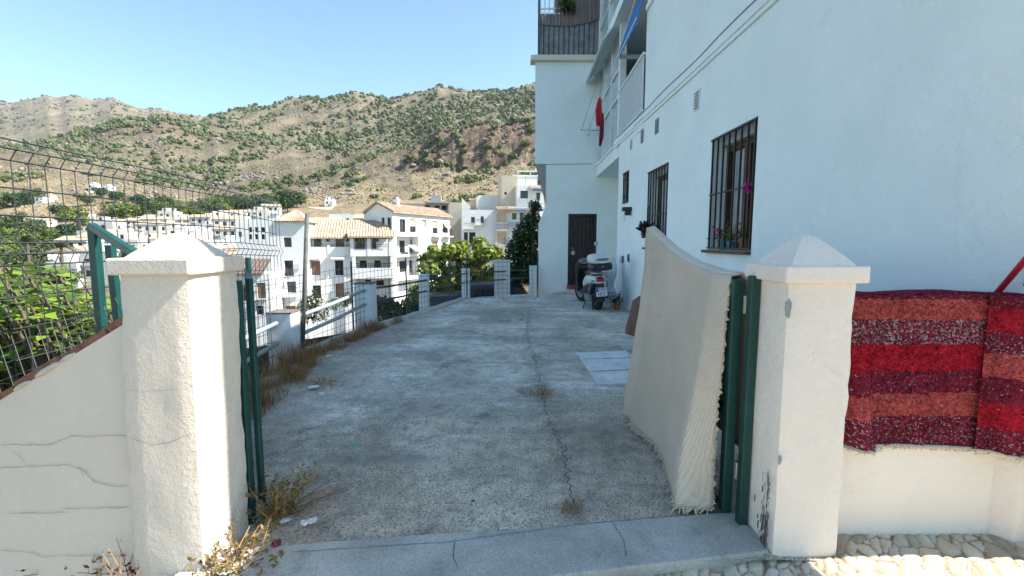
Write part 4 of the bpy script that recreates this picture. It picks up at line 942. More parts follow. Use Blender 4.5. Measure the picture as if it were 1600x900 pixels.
def text(s,size,x,z,par,mt):
    cu=bpy.data.curves.new('txt','FONT'); cu.body=s; cu.size=size; cu.align_x='CENTER'; cu.align_y='CENTER'; cu.extrude=.001
    o=bpy.data.objects.new('txt',cu); C.objects.link(o); bpy.context.view_layer.update(); me=bpy.data.meshes.new_from_object(o.evaluated_get(bpy.context.evaluated_depsgraph_get()))
    bpy.data.objects.remove(o); mm=MB(); T=Matrix.Translation((x,-.3525,z))@Matrix.Rotation(R(90),4,'X')
    mm.add([T@v.co for v in me.vertices],[tuple(p.vertices) for p in me.polygons]); return sbuild(mm,'plate_lettering',mt,par)
text('0392',.092,.02,pz+.042,pl_,M['ink']); text('HFZ',.092,.0,pz-.044,pl_,M['ink'])
m=MB(); m.tube([(.16,.25,.24),(.19,-.05,.27),(.20,-.32,.33)],[.035,.055,.06],12); sbuild(m,'exhaust',M['scgrey'],S,smooth=True)
m=MB(); m.box(-.2,-.13,-.1,.3,.18,.32); m.tube([(-.17,.05,.32),(-.165,-.18,.57)],.022,8); sbuild(m,'engine_case',M['scgrey'],S,bevel=.03)
m=MB(); m.tube([(-.33,.80,.98),(-.12,.93,1.0),(.12,.93,1.0),(.33,.80,.98)],.017,8); hb=sbuild(m,'handlebar',M['black'],S,smooth=True)
m=MB(); rbox(m,[(.86,.93,.08,.05),(.95,.95,.12,.07),(1.04,.93,.10,.06)]); sbuild(m,'headlamp_cowl',M['scgrey'],S,smooth=True)
for s,zz in ((-1,1.14),(1,1.30)):
    m=MB(); m.tube([(s*.2,.88,1.0),(s*.25,.86,zz-.05)],.009,6); T=Matrix.Translation((s*.27,.84,zz))@Matrix.Rotation(R(90),4,'X'); m.lathe([(.001,-.015),(.05,-.015),(.058,0),(.05,.012)],16,T=T); q=sbuild(m,'mirror',M['black'],S,smooth=True)
    m=MB(); m.lathe([(.001,.0135),(.045,.0135)],16,T=T); sbuild(m,'mirror_glass',M['chrome'],q)
m=MB(); m.tube([(-.14,.35,.22),(-.27,.2,.01)],.013,6); m.tube([(-.05,.12,.2),(-.13,-.08,.01)],.013,6); sbuild(m,'stand',M['iron'],S)
# plastic sheet + pots by the wall corner
t=thing('plastic_sheet',(2.0,8.9,0),'crumpled pale plastic sheet bundled between the scooter and the wall','plastic sheet'); m=MB(); rows=[]
for i in range(15):
    z=1.0*i/14; r=[]
    for k in range(15): a=2*math.pi*k/14; rr=.13+.04*math.sin(i*.7)+.05*noise.noise(Vector((math.cos(a)*2,math.sin(a)*2,z*4))); rr*=(1-.35*(z)**3); r.append((1.97+rr*math.cos(a)*.9,8.95+rr*math.sin(a),z))
    rows.append(r)
m.grid(rows); m.add(rows[-1][:14],[tuple(range(14))]); m.build('sheet',M['haz'],t,smooth=False)
potplant('small dark potted shrub on the ground beside the scooter rear wheel',(2.0,8.45,0),.07,.14,M['pot'],M['vine'],40,.03,.25,None,21)['group']='pots on the ground'
# ================================================================ terrain
def tab(t,x):
    if x<=t[0][0]: return t[0][1]
    for (a,b),(c,d) in zip(t,t[1:]):
        if x<=c: return b+(d-b)*(x-a)/(c-a)
    return t[-1][1]
def zat(py,Y): a,b,c=ray(800,py); return EYE+c/b*Y
CUR=[(62,None,[(0,-15),(300,-14),(400,-11),(600,-10),(850,-6)]),
(120,[(-200,420),(0,402),(200,404),(330,402),(400,400),(500,390),(600,385),(700,376),(850,362)],None),
(260,[(-200,360),(0,352),(100,350),(200,345),(300,340),(400,328),(480,322),(560,327),(700,320),(850,292)],None),
(395,[(-200,262),(0,262),(93,262),(170,280),(253,301),(330,310),(400,310),(450,304),(520,292),(560,286),(600,276),(650,262),(700,264),(740,268),(800,258),(850,262)],None),
(425,[(-200,225),(0,234),(93,236),(170,264),(253,289),(330,303),(400,303),(450,298),(520,280),(560,262),(600,248),(650,227),(700,205),(740,192),(790,195),(850,192)],None),
(530,[(-200,240),(0,248),(93,248),(170,262),(253,278),(330,285),(400,280),(520,262),(600,238),(650,226),(700,210),(740,199),(850,196)],None),
(800,[(-200,235),(0,226),(93,218),(180,193),(240,182),(285,186),(340,202),(400,214),(500,220),(560,220),(600,211),(700,186),(760,180),(850,172)],None),
(1150,[(-200,240),(0,236),(180,206),(240,194),(290,187),(345,182),(400,169),(470,154),(500,150),(560,152),(600,152),(640,145),(690,135),(730,140),(760,147),(800,139),(850,130),(1000,115)],None),
(1500,[(-200,250),(0,246),(345,195),(500,165),(690,150),(850,145)],None),
(2300,[(-300,185),(-100,172),(0,164),(20,159),(60,153),(100,148),(130,146),(160,148),(200,156),(230,166),(270,173),(310,177),(345,182),(400,192),(850,200)],None),
(2900,[(-200,200),(0,190),(345,205),(850,230)],None)]
def far(X,Y):
    x=800+700*X/max(Y,1); zs=[]
    for k,(cy,py,z) in enumerate(CUR): zs.append((cy, tab(z,x) if z else zat(tab(py,x),cy)))
    z=tab(zs,Y); return z
def near(X,Y):
    d=max(0,xedge(Y)-X) if Y<10.35 else max(0,Y-10.35)*.9+ max(0,-1-X)*.3
    if Y<1.95: return -3.2-.25*max(0,-3-X)
    return max(-13,-.42-.50*d)
def sm(a,b,x): t=max(0,min(1,(x-a)/(b-a))); return t*t*(3-2*t)
def h(X,Y,n=True):
    if Y<22: z=near(X,Y); amp=.12
    else:
        f=sm(22,62,Y); z=(1-f)*near(X,Y)+f*far(X,max(Y,62)); amp=min(1,f+.15)*(Y*.012)
    if n:
        if 430<Y<2200: z+=.012*Y*fbm(X*.011,Y*.0045,11,3)*sm(430,620,Y)*sm(2200,1300,Y)
        s=.9/max(12,Y*.13); z+=amp*.8*fbm(X*s,Y*s,1,5)
        if Y>330:
            k=.28/max(12,Y*.045); rg_=1-abs(fbm(X*k,Y*k,7,5))*2; z+=amp*.55*(rg_-.55)*sm(330,420,Y)
        xx=800+700*X/max(Y,1); c=sm(585,660,xx)*sm(380,392,Y)*sm(445,425,Y)
        if c>0: z+=c*(7*fbm(X*.07,Y*.10,9,5)-4*abs(fbm(X*.16,Y*.05,3,4)))
        if 300<Y<480: z+=sm(300,360,Y)*sm(480,440,Y)*2.6*fbm(X*.09,Y*.06,4,5)
    return z
m=MB(); rows=[[(X,Y,h(X,Y) if not(Y>1.9 and xedge(Y)-.02<X<4 and Y<10.5) else -4) for X in [-60+.45*i*1.0 for i in range(150)]+[8+2*i for i in range(12)]] for Y in [-12,-6,-2,0,1.2]+[1.96+.42*j for j in range(49)]+[22.2+.6*j for j in range(39)]+[45.6]]
m.grid(rows); struct(m.build('valley_slope',M['hill'],smooth=True,at=(0,0,0)))
Ys=[45.6]; 
while Ys[-1]<2900: Ys.append(Ys[-1]*(1.0125 if 330<Ys[-1]<500 else 1.0155))
US=[-2.0+.012*i for i in range(50)]+[-1.4+.0048*i for i in range(320)]+[.14+.03*i for i in range(30)]
m=MB(); m.grid([[(u*Y,Y,h(u*Y,Y)) for u in US] for Y in Ys]); struct(m.build('hillside',M['hill'],smooth=True,at=(0,0,0)))
# ================================================================ vegetation
def leafcluster(m,c,r,n,s,rg,flat=1.,asp=.55,shell=.55,fold=False):
    c=Vector(c)
    for k in range(n):
        d=Vector((rg.gauss(0,1),rg.gauss(0,1),rg.gauss(0,1))).normalized(); rr=r*(shell+(1-shell)*rg.random()); o=c+Vector((d.x*rr,d.y*rr,d.z*rr*flat))
        nrm=(d+Vector((rg.gauss(0,.5),rg.gauss(0,.5),rg.gauss(.25,.5)))).normalized(); u=nrm.cross(Vector((rg.gauss(0,1),rg.gauss(0,1),rg.gauss(0,1)))).normalized(); v=nrm.cross(u); q=s*rg.uniform(.6,1.3)
        m.add([o-u*q,o+v*q*asp-nrm*.1*q,o+u*q,o-v*q*asp-nrm*.1*q],[(0,1,2,3)])
def tree(label,base,hgt,blobs,leafm,n,s,seed,group=None,name='leafy_tree',cat='tree',asp=.55,trunk=.12,shell=.45):
    base=Vector(base); t=thing(name,base,label,cat,group); rg=random.Random(seed); m=MB()
    m.tube([base+Vector((0,0,-.5)),base+Vector((.02*hgt,0,hgt*.25)),base+Vector((0,.02*hgt,hgt*.55))],[trunk*1.2,trunk,trunk*.6],8)
    for b in blobs[:9]: m.tube([base+Vector((0,0,hgt*.3)),base+Vector((b[0]*.5,b[1]*.5,b[2]*.75)),base+Vector(b[:3])],[trunk*.5,trunk*.3,trunk*.1],5)
    m.build('trunk',M['bark'],t,smooth=True); m=MB(); tot=sum(b[3]**2 for b in blobs)
    for b in blobs: leafcluster(m,base+Vector(b[:3]),b[3],int(n*b[3]**2/tot),s,rg,b[4] if len(b)>4 else .8,asp,shell)
    m.build('crown',leafm,t); return t
# ---- fig shrub behind the left fence
def figleaf(m,o,d,nrm,s):
    d=d.normalized(); nrm=(nrm-d*nrm.dot(d)).normalized(); v=nrm.cross(d)
    pts=[(0,0),(.18,.30),(.10,.42),(.42,.50),(.55,.34),(.62,.20),(1.0,.0),(.62,-.20),(.55,-.34),(.42,-.50),(.10,-.42),(.18,-.30)]
    vs=[o+d*(a*s)+v*(b*s)+nrm*(s*(.10*abs(b)*1.5-.16*a*a)) for a,b in pts]; c=o+d*(.4*s)-nrm*.03*s
    n=len(vs); m.add(vs+[c],[(i,(i+1)%n,n) for i in range(n)])
t=thing('fig_bush',(-3.4,3.0,-1.0),'bright green fig bush with big lobed leaves behind the left fence','bush'); rg=random.Random(11); m=MB(); st=MB()
def figtop(x): return tab([(-160,.95),(-20,1.15),(20,1.20),(60,1.16),(110,1.02),(160,.93),(185,.8)],x)
for k in range(380):
    Y=rg.uniform(2.35,4.4); x=rg.uniform(-170,180)
    X=(x-800)/700*Y; 
    if X>-2.56: continue
    zt_=figtop(x)-.02*rg.random(); zz=zt_-abs(rg.gauss(0,.33))- (.12 if x>150 else 0)
    if rg.random()<.35: zz=rg.uniform(-.6,zt_)
    tip=Vector((X,Y,zz)); b=Vector((X*.9-.35,Y+.25,zz-.55)); st.tube([b,b.lerp(tip,.55)+Vector((0,0,.03)),tip],[.014,.010,.006],5,caps=False)
    for j in range(7):
        a=j*2.4+rg.random(); d=Vector((math.cos(a),math.sin(a),rg.uniform(-.25,.45))); o=b.lerp(tip,.55+.45*j/6)+d*.04; figleaf(m,o,d,Vector((rg.gauss(0,.3),rg.gauss(0,.3),1)),rg.uniform(.06,.145))
m.build('leaves',M['fig'],t); st.build('stem',M['bark'],t,smooth=True)
# ---- big bright tree beyond the far rail and dark vine by the end house
def pb(x,y,Y,r,fl=.85):
    q=P(x,y,Y); return (q.x,q.y,q.z,r,fl)
def treepx(label,bx,by,Y,bl,leafm,n,s,seed,**k):
    b=P(bx,by,Y); bl=[(q[0]-b.x,q[1]-b.y,q[2]-b.z,q[3],q[4]) for q in bl]; return tree(label,b,max(q[2] for q in bl),bl,leafm,n,s,seed,**k)
rg=random.Random(31); bl=[]
for x,y,r in [(690,400,.62),(712,392,.5),(735,396,.55),(758,388,.5),(782,402,.42),(668,418,.55),(700,428,.7),(735,430,.75),(765,425,.6),(655,446,.6),(690,455,.7),(725,458,.75),(760,450,.6),(785,425,.4),(645,470,.5),(620,480,.5),(745,405,.4),(775,383,.33),(678,386,.3),(700,384,.4),(722,376,.45),(748,378,.45),(765,384,.4),(668,398,.42),(665,462,.6),(705,470,.65),(745,468,.6),(775,455,.5),(690,440,.6)]:
    bl.append(pb(x+rg.uniform(-4,4),y+rg.uniform(-4,4)+7,16+rg.uniform(-1.0,1.2),r*.82))
treepx('bright green leafy tree beyond the far pipe rails',715,520,16.3,bl,M['tree'],7000,.105,3,asp=.6,trunk=.2)
rg=random.Random(32); bl=[]
for x,y,r in [(838,322,.20),(832,345,.28),(820,365,.34),(838,372,.3),(808,388,.34),(828,398,.4),(845,410,.3),(800,412,.35),(820,424,.4),(840,436,.3),(803,440,.3),(848,350,.2)]:
    bl.append(pb(x-2,y,13.4+rg.uniform(-.3,.4),r*1.05,1.1))
treepx('dark green climbing shrub against the corner of the white end house',832,470,13.4,bl,M['vine'],7500,.055,4,asp=.5,trunk=.06,name='climbing_shrub',cat='shrub')
rg=random.Random(33); bl=[pb(x,y,12.5+rg.uniform(-1,1),r,.7) for x,y,r in [(600,478,.45),(625,490,.4),(650,480,.4),(610,500,.5),(645,500,.5),(585,470,.28)]]
treepx('low dense bush below the kerb between the second and third posts',620,520,12.6,bl,M['olive'],2200,.07,5,name='low_bush',cat='bush',trunk=.05)
rg=random.Random(34); bl=[pb(x,y,13+rg.uniform(-.5,.5),r,1.2) for x,y,r in [(488,470,.3),(478,485,.35),(497,487,.35),(520,475,.2),(540,468,.22)]]
treepx('yellow green clump of tall stems below the parapet by the dark fence post',490,520,13,bl,M['lime'],900,.09,6,name='reed_clump',cat='plant',asp=.16,trunk=.008)
# ---- dry grass strip
m=MB(); rg=random.Random(41)
def blade(m,x,y,z,hh,w,lean,rg):
    a=rg.uniform(0,6.28); d=Vector((math.cos(a),math.sin(a),0)); p=Vector((x,y,z)); s=Vector((-d.y,d.x,0))*w; q=p+d*lean*.35+Vector((0,0,hh*.6)); r=p+d*lean+Vector((0,0,hh))
    m.add([p-s,p+s,q+s*.7,q-s*.7,r],[(0,1,2,3),(3,2,4)])
for k in range(30000):
    Y=2.3+(7.3-2.3)*rg.random()**1.25; w=tab([(2.3,.30),(3.2,.50),(4.2,.40),(5.2,.25),(6.6,.16),(7.3,.05)],Y); f=rg.random()**1.3; X=xedge(Y)+.02+f*w+ .05*noise.noise(Vector((Y*4,0,0)))
    dn=noise.noise(Vector((X*5,Y*5,2)))+.35
    if rg.random()>.15+dn*1.3: continue
    hh=rg.uniform(.05,.31)*(1.1-.75*f)*(.75+.9*max(-.4,noise.noise(Vector((X*3,Y*2.2,8)))))*tab([(2.3,1.1),(4.5,1.15),(6,.8),(7.3,.4)],Y); blade(m,X,Y,-.02,hh,rg.uniform(.0010,.0026),rg.uniform(.03,.30)*hh*3.2,rg)
for cx,cy,n,sp_,hh in [(*onz(845,616)[:2],260,.07,.05),(*onz(893,795)[:2],160,.035,.03),(*onz(505,600)[:2],420,.10,.04),(*onz(870,715)[:2],120,.04,.02),(*onz(840,560)[:2],90,.05,.02)]:
    for k in range(n): blade(m,cx+rg.gauss(0,sp_),cy+rg.gauss(0,sp_),.0,hh*rg.uniform(.3,1),.0018,hh*.8,rg)
tag(m.build('dry_grass',M['dry'],at=(-2,4,0)),'dry brown grass growing along the parapet and in driveway cracks','grass',kind='stuff')
m=MB(); rg=random.Random(43)
import bmesh
def ico0(seed):
    bm=bmesh.new(); bmesh.ops.create_icosphere(bm,subdivisions=1,radius=1); vs=[v.co*(1+.4*noise.noise(v.co*1.5+Vector((seed,0,0)))) for v in bm.verts]; fs=[tuple(v.index for v in f.verts) for f in bm.faces]; bm.free(); return vs,fs
pc=[ico0(k*2.7) for k in range(5)]
for k in range(3800):
    Y=1.95+4*rg.random()**1.6; X=rg.uniform(xedge(Y)+.1,1.05); 
    if fbm(X*2,Y*2,6)+.2*(abs(X-.3)<.12)<rg.uniform(-.5,.35): continue
    s=.0018+.005*rg.random()**3; v,f=pc[k%5]; m.add([(X+q.x*s,Y+q.y*s,.004+q.z*s*.6) for q in v],f)
tag(m.build('gravel',mat('gravel',(.36,.345,.31),.9,.6,60,world=True),at=(0,3,0)),'loose fine gravel and grit on the driveway surface','gravel',kind='stuff')
# ---- weeds at the pillar
def weed(label,c,n,hh,sp_,lm,seed,ls=.02,leafn=5,red=False,lean=(0,0)):
    t=thing('weed_plant',c,label,'weed','weeds at the gate'); rg=random.Random(seed); st=MB(); lf=MB(); c=Vector(c)
    for k in range(n):
        a=rg.uniform(0,6.28); L=hh*rg.uniform(.4,1); d=Vector((math.cos(a)*sp_+lean[0],math.sin(a)*sp_+lean[1],L)); p=c+Vector((rg.gauss(0,.04),rg.gauss(0,.03),0)); q=p+d*.5+Vector((0,0,.1*L)); r=p+d; st.tube([p,q,r],[.0028,.002,.0012],4,caps=False)
        for j in range(leafn):
            o=p.lerp(r,.25+.75*rg.random())+Vector((rg.gauss(0,.012),rg.gauss(0,.012),rg.gauss(0,.012))); u=Vector((rg.gauss(0,1),rg.gauss(0,1),rg.gauss(0,.7))).normalized()*ls*rg.uniform(.5,1.2); v=u.cross(Vector((rg.gauss(0,1),rg.gauss(0,1),rg.gauss(0,1)))).normalized()*ls*.4
            lf.add([o-u,o+v,o+u,o-v],[(0,1,2,3)])
    st.build('stems',M['dry'],t); lf.build('leaves',lm,t); return t
def gq(x,y,z): q=onz(x,y,z); return (q.x,q.y,z)
weed('tall half dry weed with yellow leaves behind the green left gate post',gq(420,815,-.01),30,.27,.13,M['drygreen'],1,.016,8,lean=(.06,0))
weed('dry tangled weed lying over the driveway corner by the left gate post',gq(440,800,-.01),40,.16,.2,M['dry'],2,.010,4,lean=(.1,.03))
weed('small yellow green weed at the foot of the white left pillar',gq(372,898,-.03),40,.16,.12,M['drygreen'],3,.016,8)
weed('pale weed with yellow tips on the street below the left wall',gq(160,905,-.1),16,.16,.10,M['drygreen'],4,.014,6)
weed('thin dark dead weed against the joint of the left wall and pillar',(-1.51,1.66,-.1),14,.24,.05,M['dark'],5,.012,6)
weed('dark dead weed on the street at the left frame corner',gq(100,905,-.15),14,.14,.14,M['dark'],6,.012,6)
weed('brown dead weed at the foot of the wall in the bottom left corner',(-2.0,1.6,-.33),16,.2,.14,M['dry'],7,.012,4)
q=gq(432,856,0); m=MB(); rg=random.Random(5); leafcluster(m,(q[0],q[1],.02),.022,70,.008,rg); tag(m.build('fallen_petals',leafmat('faded pink petals',(.3,.05,.09),.4,.2)),'small heap of faded pink petals by the weeds at the threshold','petals')
# ---- hill scrub: protos, individuals and the rest
import bmesh
def ico(sub,seed):
    bm=bmesh.new(); bmesh.ops.create_icosphere(bm,subdivisions=sub,radius=1); vs=[v.co*(1+.55*noise.noise(v.co*1.7+Vector((seed,0,0)))) for v in bm.verts]; fs=[tuple(v.index for v in f.verts) for f in bm.faces]; bm.free(); return vs,fs
def bushproto(seed):
    m=MB(); rg=random.Random(seed)
    for k in range(7): 
        v,f=ico(1,seed*9+k); c=Vector((rg.gauss(0,.5),rg.gauss(0,.5),rg.uniform(.1,.75))); r=rg.uniform(.3,.55); m.add([c+q*r for q in v],f)
    leafcluster(m,(0,0,.5),1.05,120,.22,rg,.8)
    return m
def dens(X,Y):
    x=800+700*X/Y; n=fbm(X*.012,Y*.008,3,4)
    b=tab([(250,.0),(330,-.05),(420,.0),(600,.16),(800,.22),(1000,.16),(1150,.30),(1300,.2),(2300,.2)],Y)
    if x>600 and Y>600: b+=.12
    if x<350 and 560<Y<820: b+=.05
    if Y<440 and x<640: b-=.10
    return n+b
rg=random.Random(77); sites=[]
tries=0
while len(sites)<4600 and tries<90000:
    tries+=1
    u=rg.uniform(-1.25,.12); Y=math.exp(rg.uniform(math.log(250),math.log(1350))) if rg.random()<.86 else rg.uniform(1700,2320); X=u*Y
    if rg.random()< (dens(X,Y)+.25*fbm(X*.004,Y*.003,8,3)-.10)*4.5: sites.append((X,Y,rg.uniform(1.3,3.6)*rg.uniform(.7,1.25)*(1+.6*sm(300,1200,Y))*(1.4 if Y>1700 else 1)))
for x,y in [(905,0)]: pass
for k in range(620):
    t_=rg.random(); x=360+480*t_; Y=745+110*t_+rg.gauss(0,38); sites.append(((x-800)/700*Y,Y,rg.uniform(2.2,4.8)))
for k in range(620):
    x=rg.uniform(540,845); Y=rg.uniform(880,1170); X=(x-800)/700*Y
    if fbm(X*.006,Y*.006,17,3)>-.05: sites.append((X,Y,rg.uniform(2.8,5.8)))
for k in range(300):
    x=rg.uniform(130,340); Y=785+rg.gauss(0,32); sites.append(((x-800)/700*Y,Y,rg.uniform(2.2,4.6)))
for k in range(160):
    x=rg.uniform(345,560); Y=1120+rg.gauss(0,30); sites.append(((x-800)/700*Y,Y,rg.uniform(2.8,5.5)))
# rough wooded cliff top and gully shrubs
for k in range(120):
    x=rg.uniform(640,835); Y=rg.uniform(392,450); sites.append(((x-800)/700*Y,Y,rg.uniform(1.5,4.2)))
rk=MB(); rc=[ico(1,50+k*2.1) for k in range(8)]
for k in range(9000):
    u=rg.uniform(-1.25,.12); Y=math.exp(rg.uniform(math.log(300),math.log(1250))) if rg.random()<.8 else rg.uniform(1900,2320); X=u*Y; x=800+700*u
    d=fbm(X*.02,Y*.012,21,4)+(.30 if 600<x<840 and 390<Y<440 else 0)+(.18 if Y>1900 else 0)+(.12 if 450<Y<760 else 0)
    if d<.22: continue
    v,f=rc[rg.randrange(8)]; s=rg.uniform(.6,2.6)*(1+.7*sm(350,1000,Y))*(2 if Y>1900 else 1); c=Vector((X,Y,h(X,Y))); ax=(rg.uniform(.8,1.6),rg.uniform(.6,1),rg.uniform(.35,.95)); rk.add([c+Vector((q.x*s*ax[0],q.y*s*ax[1],q.z*s*ax[2])) for q in v],f)
tag(rk.build('rock_outcrops',M['rock'],at=(0,600,0)),'broken grey brown rock outcrops scattered over the dry hills','rocks',kind='stuff')
ds=MB()
for k in range(14000):
    u=rg.uniform(-1.25,.12); Y=math.exp(rg.uniform(math.log(270),math.log(1250))); X=u*Y
    if fbm(X*.03,Y*.02,31,4)<-.12: continue
    v,f=rc[rg.randrange(8)]; s=rg.uniform(.35,1.0)*(1+.8*sm(300,1000,Y)); c=Vector((X,Y,h(X,Y)+.2*s)); ds.add([c+q*s for q in v],f)
tag(ds.build('dry_scrub',M['drysc'],at=(0,600,0)),'low grey olive dry scrub dotted over the hillsides','scrub',kind='stuff')
sites.sort(key=lambda s:-s[2]/s[1]); protos=[]
for i in range(3):
    m=bushproto(i+1); o=m.build('hill_shrub',M['scrub'],at=(0,0,0)); protos.append(o)
lbl='dark green rounded pine or shrub on the dry hillside'
for i,(X,Y,r) in enumerate(sites[:280]):
    p=protos[i%3]; o=p if i<3 else p.copy()
    if i>=3: C.objects.link(o)
    o.location=(X,Y,h(X,Y)-.25*r); o.scale=(r,r,r*rg.uniform(.8,1.25)); o.rotation_euler=(0,0,rg.uniform(0,6.28)); tag(o,lbl,'shrub','shrubs on the hillside')
m=MB(); cache=[ico(1,k*3.3) for k in range(8)]
for X,Y,r in sites[280:]:
    z=h(X,Y)
    for k in range(2):
        v,f=cache[rg.randrange(8)]; c=Vector((X+rg.gauss(0,.45)*r,Y+rg.gauss(0,.4)*r,z+.3*r+rg.random()*.4*r)); q=r*rg.uniform(.5,.85); m.add([c+a*q for a in v],f)
tag(m.build('hill_scrub',M['scrub'],at=(0,600,0)),'small dark green scrub scattered thickly over the hills','scrub',kind='stuff')
# ================================================================ houses across the valley
def shell(m,fr,a0,a1,z0,z1,dep,mi=0,top=True):      # sides, back and flat top of a block (front is a facade)
    w=fr.w; m.add([w(a0,0,z0),w(a0,dep,z0),w(a0,dep,z1),w(a0,0,z1)],[(0,3,2,1)],mi); m.add([w(a1,0,z0),w(a1,dep,z0),w(a1,dep,z1),w(a1,0,z1)],[(0,1,2,3)],mi); m.add([w(a0,dep,z0),w(a1,dep,z0),w(a1,dep,z1),w(a0,dep,z1)],[(0,3,2,1)],mi)
    if top: m.add([w(a0,0,z1),w(a1,0,z1),w(a1,dep,z1),w(a0,dep,z1)],[(0,1,2,3)],mi)
def ph(fr,x0,y0,x1,y1): a,z1=fr.loc(x0,y0); b,z0=fr.loc(x1,y1); c,_=fr.loc((x0+x1)/2,(y0+y1)/2); return (a,b,z0,z1)
def rail(par,fr,a0,a1,t,z,hh=.95,slabt=.12,dep=.9,mt=None,slab=True,nm='balcony'):
    o=None
    m=MB()
    if slab: fbox(m,fr,a0,a1,t,t+dep,z-slabt,z); 
    else: fbox(m,fr,a0,a1,t,t+.1,z-slabt,z)
    o=m.build(nm,M['farwhite'],par); m=MB(); n=max(3,int((a1-a0)/.16))
    for k in range(n+1): c=a0+.03+(a1-a0-.06)*k/n; m.bar(fr.w(c,t+.04,z),fr.w(c,t+.04,z+hh),.025)
    m.bar(fr.w(a0,t+.04,z+hh),fr.w(a1,t+.04,z+hh),.05); 
    if slab and t<0:
        for a in (a0+.03,a1-.03): m.bar(fr.w(a,t+.04,z+hh),fr.w(a,t+dep,z+hh),.05)
    m.build('railing',mt or M['iron'],o); return o
def tileroof(par,fr,a0,a1,t0,z0,t1,z1,name='roof',mt=None,th=.16,step=.33):
    m=MB(); n=max(2,int((a1-a0)/step)); rows=[]
    for i in range(n*4+1):
        a=a0+(a1-a0)*i/(n*4); b=.09*max(0,math.cos(i*math.pi/2))-.03*max(0,-math.cos(i*math.pi/2)); rows.append([fr.w(a,t0+(t1-t0)*j/3,z0+(z1-z0)*j/3+b) for j in range(4)])
    m.grid(rows); 
    m.add([fr.w(a0,t0,z0-.04),fr.w(a1,t0,z0-.04),fr.w(a1,t1,z1-.04),fr.w(a0,t1,z1-.04),fr.w(a0,t0,z0-th),fr.w(a1,t0,z0-th),fr.w(a1,t1,z1-th),fr.w(a0,t1,z1-th)],[(3,2,1,0)[::-1],(4,5,6,7)[::-1],(0,1,5,4),(1,2,6,5),(2,3,7,6),(3,0,4,7)])
    return m.build(name,mt or M['tiles'],par)
def wins(par,fr,hs,kinds,depth=.16,t0=0.):
    for hh,k in zip(hs,kinds):
        f2=Fr(0,0,0); f2.o=fr.o-fr.n*t0; f2.d=fr.d; f2.n=fr.n; q=hh[:4]
        if k=='w': window(par,f2,q,depth,bars=(1,0),fw=.07)
        elif k=='d': window(par,f2,q,depth,bars=(1,1),fw=.07,name='balcony_door')
        elif k in 'st':
            m=MB(); fbox(m,f2,q[0],q[1],depth-.04,depth,q[2],q[3]); n=int((q[3]-q[2])/.12)
            for i in range(n): z=q[2]+.04+i*.12; fbox(m,f2,q[0]+.04,q[1]-.04,depth-.065,depth-.041,z,z+.075)
            m.build('shutter',M['shut'] if k=='s' else M['shutl'],par)
        elif k in 'hl':   # window with half lowered blind
            w=window(par,f2,q,depth,bars=(1,0),fw=.07); zz=q[2]+(q[3]-q[2])*.45; m=MB(); fbox(m,f2,q[0]+.02,q[1]-.02,depth-.1,depth-.055,zz,q[3]); m.build('blind',M['shutl'],w)
            if k=='l': pass
        elif k=='p':      # plain dark opening
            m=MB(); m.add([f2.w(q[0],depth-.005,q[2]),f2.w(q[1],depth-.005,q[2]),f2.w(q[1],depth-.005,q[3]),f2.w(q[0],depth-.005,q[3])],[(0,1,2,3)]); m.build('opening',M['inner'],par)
def chimney(par,fr,a,t,z,hh=1.2,w=.6):
    m=MB(); fbox(m,fr,a-w/2,a+w/2,t-w/2,t+w/2,z,z+hh); fbox(m,fr,a-w*.65,a+w*.65,t-w*.65,t+w*.65,z+hh,z+hh+.12); fbox(m,fr,a-w*.3,a+w*.3,t-w*.3,t+w*.3,z+hh+.12,z+hh+.4); return m.build('chimney',M['farwhite'],par)
def simple(label,fr,px0,px1,pyt,z0,dep,wl_,mt,roof=None,group=None,name='white_house',parapet=True,bal=()):
    a0,zt=fr.loc(px0,pyt); a1,_=fr.loc(px1,pyt); t=thing(name,fr.w((a0+a1)/2,dep/2,z0),label,'house',group); hs=[ph(fr,*q[:4]) for q in wl_]
    m=MB(); facade(m,fr,a0,a1,z0,zt,hs,.2); shell(m,fr,a0,a1,z0,zt,dep); m.build('wall',mt,t); wins(t,fr,hs,[q[4] for q in wl_],.2)
    if roof: tileroof(t,fr,a0-.2,a1+.2,-.35,zt,dep*.55,zt+roof)
    elif parapet:
        m=MB()
        for q in ((a0,a1,0.02,.22),(a0,a1,dep-.2,dep)): fbox(m,fr,q[0],q[1],q[2],q[3],zt+.002,zt+.5)
        for q in ((a0,a0+.2),(a1-.2,a1)): fbox(m,fr,q[0],q[1],.22,dep-.2,zt+.002,zt+.5)
        m.build('parapet',mt,t)
    for q in bal:
        b=ph(fr,*q[:4]); rail(t,fr,b[0],b[1],-.75,b[2],.9,.15,.75,q[4] if len(q)>4 else None)
    return t,a0,a1,zt
